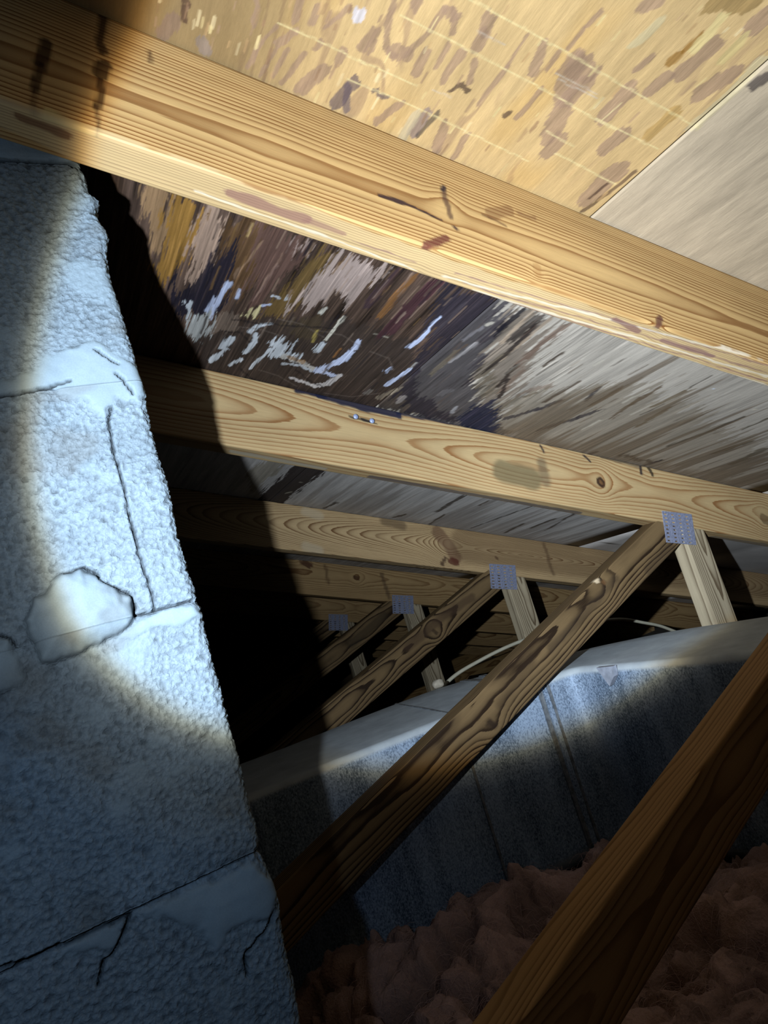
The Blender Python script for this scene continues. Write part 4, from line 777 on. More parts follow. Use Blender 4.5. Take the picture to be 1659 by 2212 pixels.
def mk(name, V, quads, ngons=(), mat=None, parent=None, attrs=None, smooth=True, loc=(0, 0, 0), rot=(0, 0, 0), abs_loc=True):
    V = np.asarray(V, float); quads = np.asarray(quads, int).reshape(-1, 4)
    if len(quads):
        a, b, c, d = (V[quads[:, i]] for i in range(4))
        vol = np.sum(a*np.cross(b, c)) + np.sum(a*np.cross(c, d))
    else: vol = 1
    for g in ngons:
        g0 = V[g[0]]
        for i in range(1, len(g)-1): vol += g0 @ np.cross(V[g[i]], V[g[i+1]])
    faces = [list(map(int, q)) for q in quads] + [list(map(int, g)) for g in ngons]
    if vol < 0: faces = [f[::-1] for f in faces]
    me = bpy.data.meshes.new(name); me.from_pydata(V.tolist(), [], faces)
    if smooth: me.polygons.foreach_set('use_smooth', [True]*len(quads) + [False]*len(ngons))
    for nm, arr in (attrs or {}).items():
        arr = np.asarray(arr, np.float32)
        if arr.ndim == 1:
            me.attributes.new(nm, 'FLOAT', 'POINT').data.foreach_set('value', arr)
        else:
            if arr.shape[1] == 3: arr = np.c_[arr, np.ones(len(arr), np.float32)]
            me.attributes.new(nm, 'FLOAT_COLOR', 'POINT').data.foreach_set('color', np.ascontiguousarray(arr, np.float32).ravel())
    if mat: me.materials.append(mat)
    me.update()
    o = bpy.data.objects.new(name, me); put(o, parent)
    p = np.array([0, 0, 0.0])
    q = parent
    while q is not None: p += np.array(q.location); q = q.parent
    l = np.array(loc, float) + (np.array([0, 0, ZO]) if abs_loc else 0)
    o.location = tuple(l - p) if abs_loc else tuple(loc)
    o.rotation_euler = rot
    return o

def gridq(nr, nc, wrap=False):
    r = np.arange(nr-1)[:, None]; c = np.arange(nc if wrap else nc-1)[None, :]
    c2 = (c+1) % nc
    return np.stack([r*nc+c, r*nc+c2, (r+1)*nc+c2, (r+1)*nc+c], -1).reshape(-1, 4)

def axis(*segs):
    out = []
    for a, b, st in segs:
        n = max(1, int(round((b-a)/st))); out += list(np.linspace(a, b, n+1)[(1 if out else 0):])
    return np.array(out)

# ------------------------------------------------------------------ materials
class NT:
    def __init__(s, name, rough=.6, spec=.3):
        s.m = bpy.data.materials.new(name); s.m.use_nodes = True; s.t = s.m.node_tree
        s.b = s.t.nodes['Principled BSDF']; s.b.inputs['Roughness'].default_value = rough
        s.b.inputs['Specular IOR Level'].default_value = spec*.6
    def n(s, typ, **kw):
        x = s.t.nodes.new(typ)
        for k, v in kw.items(): setattr(x, k, v)
        return x
    def l(s, a, b): s.t.links.new(a, b)
    def math(s, op, a, b=None, c=None):
        x = s.n('ShaderNodeMath', operation=op)
        for i, v in enumerate((a, b, c)):
            if v is None: continue
            if isinstance(v, (int, float)): x.inputs[i].default_value = v
            else: s.l(v, x.inputs[i])
        return x.outputs[0]
    def mix(s, f, a, b, bt='MIX'):
        x = s.n('ShaderNodeMix', data_type='RGBA', blend_type=bt)
        for i, v in ((0, f), (6, a), (7, b)):
            if isinstance(v, (int, float)): x.inputs[i].default_value = v
            elif isinstance(v, (tuple, list, np.ndarray)): x.inputs[i].default_value = (float(v[0]), float(v[1]), float(v[2]), 1)
            else: s.l(v, x.inputs[i])
        return x.outputs[2]
    def attr(s, nm): return s.n('ShaderNodeAttribute', attribute_name=nm)
    def obj(s, sc=(1, 1, 1)):
        c = s.n('ShaderNodeTexCoord'); m = s.n('ShaderNodeMapping'); m.inputs['Scale'].default_value = sc
        s.l(c.outputs['Object'], m.inputs['Vector']); return m.outputs[0]
    def noise(s, vec, scale=1.0, detail=3, rough=.55):
        x = s.n('ShaderNodeTexNoise'); x.inputs['Scale'].default_value = scale; x.inputs['Detail'].default_value = detail
        x.inputs['Roughness'].default_value = rough; s.l(vec, x.inputs['Vector']); return x.outputs['Fac']
    def ramp(s, f, stops, interp='LINEAR'):
        x = s.n('ShaderNodeValToRGB'); e = x.color_ramp.elements; x.color_ramp.interpolation = interp
        while len(e) < len(stops): e.new(.5)
        for el, (p, c) in zip(e, stops):
            el.position = p; el.color = (c, c, c, 1) if isinstance(c, (int, float)) else (float(c[0]), float(c[1]), float(c[2]), 1)
        s.l(f, x.inputs[0]); return x.outputs[0]
    def bump(s, h, strength=.3, dist=.001):
        x = s.n('ShaderNodeBump'); x.inputs['Strength'].default_value = strength; x.inputs['Distance'].default_value = dist
        s.l(h, x.inputs['Height']); s.l(x.outputs[0], s.b.inputs['Normal'])
    def col(s, c): s.l(c, s.b.inputs['Base Color'])

def wood(name, early, late, k=1.0, rough=.62, contrast=1.0):
    """sawn softwood: growth rings from the mesh's ring phase, fine fibre, stains and knots from the stain attribute"""
    m = NT(name, rough, .22)
    e, l = lin(early)*k, lin(late)*k
    ring = m.attr('ring').outputs['Fac']
    fib = m.noise(m.obj((14, 420, 420)), 1.0, 3)
    fib2 = m.noise(m.obj((60, 1500, 1500)), 1.0, 2)
    blot = m.noise(m.obj((5, 16, 16)), 1.0, 3)
    ph = m.math('ADD', ring, m.math('MULTIPLY', fib, .22))
    fr = m.math('FRACT', ph)
    wn = m.n('ShaderNodeTexWhiteNoise', noise_dimensions='1D'); m.l(m.math('FLOOR', ph), wn.inputs['W'])
    prof = m.ramp(fr, [(0, 0.0), (.30, .04), (.62, .35), (.86, 1.0), (.95, .95), (1.0, .05)])
    amp = m.math('MULTIPLY_ADD', wn.outputs['Value'], .55*contrast, .5*contrast)
    f = m.math('MULTIPLY', prof, amp)
    c = m.mix(f, tuple(e), tuple(l))
    tone = m.math('ADD', m.math('MULTIPLY_ADD', fib, .34, .66), m.math('MULTIPLY_ADD', blot, .44, -.06))
    tone = m.math('ADD', tone, m.math('MULTIPLY_ADD', fib2, .22, -.11))
    comb = m.n('ShaderNodeCombineColor')
    for i in range(3): m.l(tone, comb.inputs[i])
    c = m.mix(1.0, c, comb.outputs[0], 'MULTIPLY')
    st = m.attr('stain')
    c = m.mix(st.outputs['Alpha'], c, m.mix(.35, st.outputs['Color'], comb.outputs[0], 'MULTIPLY'))
    m.col(c)
    m.bump(m.math('ADD', m.math('MULTIPLY', f, -.5), m.math('MULTIPLY', fib2, .5)), .35, .0006)
    return m.m

def simple(name, c, rough=.6, spec=.3, metal=0.0, nscale=None, namp=.3, bump=0.0, bdist=.001, vec=(1, 1, 1), c2=None, detail=4):
    m = NT(name, rough, spec); m.b.inputs['Metallic'].default_value = metal
    if nscale:
        f = m.noise(m.obj(vec), nscale, detail)
        a = lin(c); b = lin(c2) if c2 is not None else a*(1-namp)
        m.col(m.mix(m.ramp(f, [(.35, 0.0), (.65, 1.0)]), tuple(a), tuple(b)))
        if bump: m.bump(f, bump, bdist)
    else:
        a = lin(c); m.b.inputs['Base Color'].default_value = (a[0], a[1], a[2], 1)
    return m.m

def albedo_mat(name, vec, scale, amp, rough, bump, bdist, spec=.2, vec2=None, amp2=0.0):
    m = NT(name, rough, spec)
    a = m.attr('albedo').outputs['Color']
    f = m.noise(m.obj(vec), scale, 4, .6)
    tone = m.math('MULTIPLY_ADD', f, 2*amp, 1-amp)
    if vec2:
        tone = m.math('ADD', tone, m.math('MULTIPLY_ADD', m.noise(m.obj(vec2), scale, 3), 2*amp2, -amp2))
    comb = m.n('ShaderNodeCombineColor')
    for i in range(3): m.l(tone, comb.inputs[i])
    m.col(m.mix(1.0, a, comb.outputs[0], 'MULTIPLY')); m.bump(f, bump, bdist)
    return m.m

# ================================================================== the roof deck
cs, sn = math.cos(PITCH), math.sin(PITCH)
def roof_loc(n=HR): return (n*sn, 0, n*cs)          # world place of (S=0, Y=0) on the plane at height n above the lens

M_ply = albedo_mat('plywood_face', (460, 60, 1), 1.0, .15, .7, .45, .0007, .2, (1500, 260, 1), .10)
G0, G1 = 0.95, 1.25                                   # light put into the deck colour: further bays lightened against torch falloff

def paint_roof(S, Y):
    col = np.zeros((len(S), 3))
    up = S < .4435
    near = Y < .45
    g = fbm(S/.006, Y/np.where(Y < .45, .035, .12), 3, 4); g2 = fbm(S/.03, Y/.25, 9, 3); g3 = fbm(S/.002, Y/.05, 21, 2)
    def setc(mask, c, v): col[mask] = (lin(c)[None, :]*(1+v*((g[mask]-.5)*1.2+(g2[mask]-.5)+(g3[mask]-.5)*.6)[:, None]))
    setc(up & near, (207, 174, 122), .30)
    setc(~up & near, (196, 177, 150), .32)
    setc(up & ~near & (Y < .962), (80, 64, 55), 1.3)
    setc(~up & ~near & (Y < .962), (176, 168, 157), .5)
    setc(Y >= .962, (196, 192, 188), .45)
    # flat-sawn veneer figure of the orange panel: warm blotches and soft arcs
    m = up & near
    fig = fbm(S[m]/.035, Y[m]/.16, 44, 3); arcs = .5+.5*np.cos(2*np.pi*(fig*5+S[m]/.05))
    t = sstep(.80, .97, arcs)*sstep(.45, .6, g2[m])*.55
    col[m] = col[m]*(1-t[:, None]) + lin((156, 124, 98))*t[:, None]
    t = sstep(.52, .75, fbm(S[m]/.05, Y[m]/.15, 61, 3))*.28
    col[m] = col[m]*(1-t[:, None]) + lin((206, 158, 78))*t[:, None]
    t = sstep(.16, .06, S[m])*.75
    col[m] = col[m]*(1-t[:, None]) + lin((120, 96, 62))*t[:, None]  # darker brown towards the up-slope end
    # dirt where the deck meets the rafters
    wob = (fbm(S/.012, Y/.02, 77, 3)-.5)
    for kind, c, a, soft, spk, r, pts in ROOF:
        P = np.array(pts); pad = r + 3*soft + abs(spk)*1.1 + .004
        idx = np.nonzero((S > P[:, 0].min()-pad) & (S < P[:, 0].max()+pad) & (Y > P[:, 1].min()-pad*1.6) & (Y < P[:, 1].max()+pad*1.6))[0]
        if not len(idx): continue
        s, y = S[idx], Y[idx]
        q = int(abs(P[0, 0])*9973) % 900
        far = P[:, 1].mean() > .45
        if spk: y = y + spk*2.6*(fbm(s/.006, s*0+q, q, 4)-.5)
        k = 1.0 if r > .0012 or kind == 'p' else .25
        s = s + (fbm(s/.010, y/.02, q+3, 3)-.5)*.004*k
        y = y + (fbm(s/.006, y/.02, q+5, 3)-.5)*.008*k
        d = polysd(s, y, pts) if kind == 'p' else segdist(s, y*.75, [(p0, p1*.75) for p0, p1 in pts])-r
        e = soft*(.7 if far else .4)
        fz = fbm(s/.0018, y/(.045 if far else .015), q+11, 3)-.5
        am = (.030 if kind == 'p' else min(.010, r*1.6)) if far else r*.7
        if k < 1: am = r*.5
        mask = a*sstep(e, -e, d + (g3[idx]-.5)*e*1.6*k + fz*am)
        v = 1+.55*((g[idx]-.5)+(g3[idx]-.5)*.7)
        col[idx] = col[idx]*(1-mask[:, None]) + (lin(c)[None, :]*v[:, None])*mask[:, None]
    # weathered fibres standing out of the mould, and brown seepage tongues pointing up-slope along the grain
    fb = fbm(S/.0016, Y/.10, 201, 3); zone = (S < .66) & ~near & (Y < .98)
    m = zone; t = (sstep(.60, .80, fb[m])*.5)[:, None]; col[m] = col[m]*(1-t)+(col[m]*1.8+lin((60, 46, 36)))*t
    t = (sstep(.42, .22, fb[m])*.6)[:, None]; col[m] = col[m]*(1-t*.6)
    for y1, lo, hi, sd, am in ((.943, .66, 1.35, 301, .72), (1.553, .48, 1.42, 302, .35), (2.16, .45, 2.4, 303, .35)):
        m = (S > lo) & (S < hi) & (Y < y1+.02) & (Y > y1-.5)
        reach = .02+.26*np.maximum(fbm(S[m]/.014, S[m]*0+sd, sd, 4)-.42, 0)/.3
        t = sstep(.03, -.02, (y1-Y[m])-reach+(fbm(S[m]/.002, Y[m]/.05, sd+1, 2)-.5)*.03)*am*sstep(lo, lo+.05, S[m])
        col[m] = col[m]*(1-t[:, None]) + lin((104, 88, 70))[None, :]*(.4+1.2*fb[m])[:, None]*t[:, None]
    col *= np.where(near, G0, G1)[:, None]
    return np.clip(col, .004, .9)

deck = bpy.data.objects.new('ceiling', None); deck['kind'] = 'structure'
deck.location = (0, 0, ZO); C.objects.link(deck)
S_AX = [(-.54, .02, .04), (.02, .442, .0015), (.445, 1.30, .002), (1.30, 1.425, .01)]
def sheet(s0, s1, y0, y1, drop=0.0):
    def cut(a, b, segs):
        out = []
        for x0, x1, st in segs:
            x0, x1 = max(a, x0), min(b, x1)
            if x1-x0 > 1e-6: out.append((x0, x1, st))
        return axis(*out)
    xs = cut(s0, s1, [(-2, -.1, .08), (-.1, .442, .0010), (.445, 1.35, .002), (1.35, 5, .05)])
    ys = cut(y0, y1, [(-3, .08, .1), (.08, .45, .0014), (.45, .95, .0022), (.95, 1.65, .006), (1.65, 9, .06)])
    Sg, Yg = np.meshgrid(xs, ys); S, Y = Sg.ravel(), Yg.ravel()
    nr, nc = Sg.shape
    z = .0004 + .0005*fbm(S/.15, Y/.15, 5) - drop*0
    V = np.c_[S, Y, z]
    col = paint_roof(S, Y)
    q = gridq(nr, nc)
    b = np.r_[np.arange(nc), (np.arange(1, nr)*nc+nc-1), ((nr-1)*nc+np.arange(nc-2, -1, -1)), (np.arange(nr-2, 0, -1)*nc)]
    n0 = len(V); V = np.r_[V, np.c_[S[b], Y[b], np.full(len(b), .0115)]]; col = np.r_[col, col[b]*.8]
    m = len(b); j = np.arange(m)
    q2 = np.stack([b[j], n0+j, n0+(j+1) % m, b[(j+1) % m]], -1)
    return mk('plywood_sheet', V, np.r_[q, q2], [list(n0+j)], M_ply, deck, {'albedo': col}, loc=roof_loc(), rot=(0, PITCH, 0))
for s0, s1, off in ((-.54, .442, .45), (.445, 1.425, -.78), (1.428, 2.41, .45), (2.413, 3.1, -.78)):
    y = off - 2.44*(1 if off > 0 else 0)
    while y < 5.2:
        sheet(s0, s1, max(y+.0015, -1.2), min(y+2.4385, 5.3)); y += 2.44

# ================================================================== timber
def timber(name, parent, L0, L1, H, T, mat, grain, loc, rot, k0=0.0, k1=0.0, dense=None, nz=16, nb=6, step=.03, stains=(), knots=(), seed=0, rc=.0028, wig=1.0):
    arc = [R(a) for a in (22.5, 45, 67.5)]
    pr = []
    for z in np.linspace(-rc, -H+rc, nz): pr.append((0, z))
    pr += [(rc-rc*math.cos(a), -H+rc-rc*math.sin(a)) for a in arc]
    for y in np.linspace(rc, T-rc, nb): pr.append((y, -H))
    pr += [(T-rc+rc*math.sin(a), -H+rc-rc*math.cos(a)) for a in arc]
    for z in np.linspace(-H+rc, -rc, 4): pr.append((T, z))
    pr += [(T-rc+rc*math.cos(a), -rc+rc*math.sin(a)) for a in arc]
    for y in np.linspace(T-rc, rc, 4): pr.append((y, 0))
    pr += [(rc-rc*math.sin(a), -rc+rc*math.cos(a)) for a in arc]
    pr = np.array(pr); npf = len(pr)
    if dense: xs = axis((L0, dense[0], step), (dense[0], dense[1], dense[2]), (dense[1], L1, step))
    else: xs = axis((L0, L1, step))
    u = (xs-L0)/(L1-L0)
    z = np.tile(pr[:, 1], len(xs)); y = np.tile(pr[:, 0], len(xs)); uu = np.repeat(u, npf)
    xa, xb = L0+k0*z, L1+k1*z
    x = xa+(xb-xa)*uu
    # ring phase from a wandering pith line
    yc, zc, sp, t1, t2, x0, nz_ = grain[:7]
    zz, yy, xx = z.copy(), y.copy(), x.copy()
    for kx, kv, sg, kk in knots:
        d2 = (xx-kx)**2+(zz+kv)**2
        g = np.exp(-d2/(2*sg*sg))
        zz = zz - (zz+kv)*kk*g; yy = yy + kk*g*.35*sg
    per = grain[7] if len(grain) > 7 else .7
    ycx = yc + t1*(xx-x0) + t2*np.cos((xx-x0)*6.2832/per) + (fbm(xx/.22, xx*0+seed, seed, 3)-.5)*nz_*2
    zcx = zc + (fbm(xx/.30, xx*0+seed+9, seed+9, 3)-.5)*nz_*1.6
    r = np.sqrt((yy-ycx)**2+(zz-zcx)**2+1e-7)
    ring = r/sp + ((fbm(xx/.05, zz/.012, seed+3, 3)-.5)*.45 + (fbm(xx/.3, zz/.03, seed+4, 2)-.5)*.7)*wig
    st = np.zeros((len(x), 4))
    for face, c, a, soft, rr, pts in stains:
        if face == 'f': sel = np.nonzero(y < .004)[0]; v = -z[sel]
        else: sel = np.nonzero(z < -H+.004)[0]; v = y[sel]
        px = x[sel]; q = int(abs(pts[0][0])*7919) % 800
        wpx = px + (fbm(px/.02, v/.012, q, 3)-.5)*.006; wv = v + (fbm(px/.02, v/.006, q+4, 3)-.5)*.005
        d = segdist(wpx, wv, pts)-rr
        mk_ = a*sstep(soft, -soft, d)
        al = st[sel, 3]; na = al+(1-al)*mk_
        wgt = np.where(na > 1e-6, mk_/np.maximum(na, 1e-6), 0)[:, None]
        st[sel, :3] = st[sel, :3]*(1-wgt) + lin(c)[None, :]*wgt
        st[sel, 3] = na
    # sawn faces are not perfectly flat
    y2 = y + (fbm(x/.12, z/.06, seed+20, 2)-.5)*.0010*(y < T*.5)
    z2 = z + (fbm(x/.10, y/.02, seed+30, 2)-.5)*.0012*(z < -H*.5)
    V = np.c_[x, y2, z2]
    caps = [list(range(npf)), list(range((len(xs)-1)*npf, len(xs)*npf))[::-1]]
    return mk(name, V, gridq(len(xs), npf, True), caps, mat, parent, {'ring': ring, 'stain': st}, loc=loc, rot=rot)

W0 = wood('wood_front_rafter', (214, 176, 118), (136, 88, 44), .86, contrast=1.25)
W1 = wood('wood_second_rafter', (212, 184, 136), (162, 116, 72), .98)
W2 = wood('wood_third_rafter', (206, 178, 134), (124, 90, 58), 1.15)
W3 = wood('wood_further_rafters', (196, 164, 116), (128, 92, 56), .9)
WA = wood('wood_weathered_web', (152, 126, 90), (60, 45, 32), .76, contrast=1.4)
WB = wood('wood_grey_web', (194, 180, 152), (118, 102, 80), 1.05, contrast=1.2)
WC = wood('wood_near_web', (176, 138, 92), (120, 88, 52), 1.15)
WL = wood('wood_joist', (180, 146, 96), (120, 86, 52), .8)
M_galv = simple('galvanised_plate', (176, 184, 214), .42, .5, .25, 260, .3, .2, .0004)
M_nail = simple('nail_steel', (190, 206, 250), .35, .5, .2, 900, .1)

LABELS = [
 'nearest roof truss, its pale knotted rafter crossing over the top of the concrete block chimney',
 'second roof truss, rafter with two shiny nail heads and black mould along its top edge',
 'third roof truss, rafter with a dark reddish knot and arched grain behind the nail-head rafter',
 'fourth roof truss, brownish rafter showing just below the one with the arched grain',
 'fifth roof truss, mostly in shadow with its plate beside the chimney shadow edge',
 'sixth roof truss, dim rafter low behind the plated webs, third from the gable wall',
 'seventh roof truss, dark and almost hidden, second from the gable wall',
 'last roof truss, deepest in the dark just in front of the gable wall']

def plate(parent, x, y, z, wd, ht, rot, seed):
    """pressed nail plate: a thin sheet with rows of slots punched through it"""
    nx, ny = 21, 25
    vs, q, keep = [], [], {}
    rnd = random.Random(seed)
    def vid(i, j, b):
        if (i, j, b) not in keep:
            keep[(i, j, b)] = len(vs)
            vs.append((wd*(i/nx-.5), (0 if b else -.0012) + .0003*rnd.random(), ht*(j/ny-.5)))
        return keep[(i, j, b)]
    hole = lambda i, j: (i < 0 or j < 0 or i >= nx or j >= ny) or (i % 5 in (1, 2) and j % 3 == 1 and 0 < j < ny-1)
    for i in range(nx):
        for j in range(ny):
            if hole(i, j): continue
            q.append([vid(i, j, 0), vid(i+1, j, 0), vid(i+1, j+1, 0), vid(i, j+1, 0)])
            q.append([vid(i, j+1, 1), vid(i+1, j+1, 1), vid(i+1, j, 1), vid(i, j, 1)])
            for di, dj, a, b in ((-1, 0, (i, j+1), (i, j)), (1, 0, (i+1, j), (i+1, j+1)), (0, -1, (i, j), (i+1, j)), (0, 1, (i+1, j+1), (i, j+1))):
                if hole(i+di, j+dj):
                    q.append([vid(*a, 0), vid(*a, 1), vid(*b, 1), vid(*b, 0)])
    return mk('gusset_plate', vs, q, (), M_galv, parent, smooth=False, loc=(x, y, z), rot=(0, rot, 0))

def top_of_web(H):                                   # chord underside in x-z
    return lambda x: ((HR-H)-x*sn)/cs

def truss(k):
    Yk = Y0 if k == 0 else Y1+(k-1)*SP
    H = H0 if k == 0 else H1
    t = thing('roof_truss', LABELS[k], 'roof truss', (0.4, Yk+TH/2, -.62), 'roof trusses in a row')
    S0, S1 = -.50, 3.05
    cl = roof_loc(HR); cl = (cl[0], Yk, cl[2]); cr = (0, PITCH, 0)
    if k == 0:
        timber('top_chord', t, S0, S1, H, TH, W0, (.0489, -.064, .00185, .0, 0, .5, .0012), cl, cr, dense=(-.12, 1.0, .0022), nz=84, nb=30, stains=TSTAIN[0], knots=KNOTS[0], seed=3, wig=.42)
    elif k == 1:
        c = timber('top_chord', t, S0, S1, H, TH, W1, (.034, -.052, .0052, .0, .0095, .44, .0015, .66), cl, cr, dense=(.15, 1.65, .0035), nz=56, nb=14, stains=TSTAIN[1], knots=KNOTS[1], seed=11, wig=.35)
        for x, v in NAILS:
            vs, qs = [], []
            prof = [(.0, .0018), (-.006, .0018), (-.0062, .0046), (-.0072, .0044), (-.0084, .0026), (-.0088, .0004)]
            for yy, rr in prof:
                for a in range(12): vs.append((rr*math.cos(a*math.pi/6), yy, rr*math.sin(a*math.pi/6)))
            nq = gridq(len(prof), 12, True)
            mk('nail', vs, nq, [list(range(12))[::-1], list(range(60, 72))], M_nail, c, loc=(x, 0, -v), abs_loc=False)
    elif k == 2:
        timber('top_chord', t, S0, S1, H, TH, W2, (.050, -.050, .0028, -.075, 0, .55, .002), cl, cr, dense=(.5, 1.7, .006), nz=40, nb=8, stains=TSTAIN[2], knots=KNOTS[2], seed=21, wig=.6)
    elif k == 3:
        timber('top_chord', t, S0, S1, H, TH, W3, (.060, -.040, .0034, .02, 0, .5, .006), cl, cr, dense=(.7, 2.0, .008), nz=30, nb=6, stains=TSTAIN[3], knots=KNOTS[3], seed=31)
    else:
        timber('top_chord', t, S0, S1, H, TH, W3, (.055+.004*k, -.05, .003, .02, 0, .5, .008), cl, cr, nz=20, seed=31+k)
    # diagonal web
    (xa, za), (xb, zb), wd = WEBA[k]
    L = math.hypot(xb-xa, zb-za); th = -math.atan2(zb-za, xb-xa)
    mats = {0: WC, 1: WA, 2: WA}
    timber('web', t, 0, L, wd, TH, mats.get(k, WA), (.040, -.030, .0048 if k else .003, .02, .0, .8, .008) if k != 1 else (.046, -.016, .0046, .014, .004, .8, .004), (xa, Yk, za), (0, th, 0),
           k0=0, k1=-.38, dense=(.5, L-.01, .005) if k in (1, 2) else None, nz=36, nb=10, step=.015, stains=TSTAIN.get('a%d' % k, ()), knots=KNOTS.get('a%d' % k, ()), seed=51+k)
    # upright web
    x1, x2 = 1.200, 1.266
    f = top_of_web(H); zt = f(x1)-.0008
    # local x runs down, so rot by +90 deg: x -> -z, z -> +x ; put the right edge at local z = 0
    Lb = zt+.53
    timber('web', t, 0, Lb, x2-x1, TH, WB, (.030, -.020, .0042, .03, 0, .2, .006), (x2, Yk, f(x2)-.0008), (0, math.pi/2, 0), k0=math.tan(PITCH), k1=math.tan(PITCH)*0+0, nz=24, nb=12, step=.012, seed=81+k)
    timber('bottom_chord', t, -.9, 2.75, .085, TH, WL, (.05, -.03, .004, .01, 0, .5, .01), (0, Yk, -.5315), (0, 0, 0), nz=10, step=.1, seed=91+k)
    pz = -.043 if k else -.040
    plate(t, 1.192, Yk-.0006, pz, .090 - .004*(k % 2), .066+.004*((k+1) % 2), R(17), k)
    return t
for k in range(8): truss(k)

# ================================================================== concrete block chimney
CH_Y = Y0+TH+.004
CB = Y0+TH+.33                                        # back face
EZ = np.array([e[1] for e in EDGE])[::-1]; EX = np.array([e[0] for e in EDGE])[::-1]
def edge_x(z): return np.interp(z, EZ, EX)
M_blk = NT('concrete_block', .85, .25)
_al = M_blk.attr('albedo'); _ro = M_blk.attr('rough').outputs['Fac']
_wv = M_blk.n('ShaderNodeVectorMath', operation='ADD'); M_blk.l(M_blk.obj(), _wv.inputs[0])
_wn = M_blk.n('ShaderNodeTexNoise'); _wn.inputs['Scale'].default_value = 190; M_blk.l(M_blk.obj(), _wn.inputs['Vector'])
_ws = M_blk.n('ShaderNodeVectorMath', operation='SCALE'); M_blk.l(_wn.outputs['Color'], _ws.inputs[0]); _ws.inputs['Scale'].default_value = .0035
M_blk.l(_ws.outputs[0], _wv.inputs[1])
def _vor(sc):
    v = M_blk.n('ShaderNodeTexVoronoi', feature='F1'); v.inputs['Scale'].default_value = sc; M_blk.l(_wv.outputs[0], v.inputs['Vector']); return v.outputs['Distance']
_d1, _d2 = _vor(300), _vor(620)
_fn = M_blk.noise(M_blk.obj(), 900, 3)
_dark = M_blk.math('ADD', M_blk.ramp(_d1, [(.42, 0.0), (.85, 1.0)]), M_blk.math('MULTIPLY', M_blk.ramp(_d2, [(.5, 0.0), (.95, 1.0)]), .4))
_tone = M_blk.math('SUBTRACT', M_blk.math('MULTIPLY_ADD', _fn, .28, .90), M_blk.math('MULTIPLY', M_blk.math('MULTIPLY', _dark, _ro), .24))  # shade between the beads also put into the shader tone
_cc = M_blk.n('ShaderNodeCombineColor')
for _i in range(3): M_blk.l(_tone, _cc.inputs[_i])
M_blk.col(M_blk.mix(1.0, _al.outputs['Color'], _cc.outputs[0], 'MULTIPLY'))
_hh = M_blk.math('MULTIPLY', M_blk.math('ADD', M_blk.math('MULTIPLY', _d1, -1.0), M_blk.math('MULTIPLY', _d2, -.45)), _ro)
M_blk.bump(M_blk.math('ADD', _hh, M_blk.math('MULTIPLY', _fn, .10)), .7, .0013)
M_blk = M_blk.m
chim = thing('block_chimney', 'rough grey concrete block chimney with smeared mortar and cracks rising to the rafter', 'chimney', (-.06, CH_Y+.16, -.62))
XS = axis((-.226, -.08, .02), (-.08, .085, .0011))
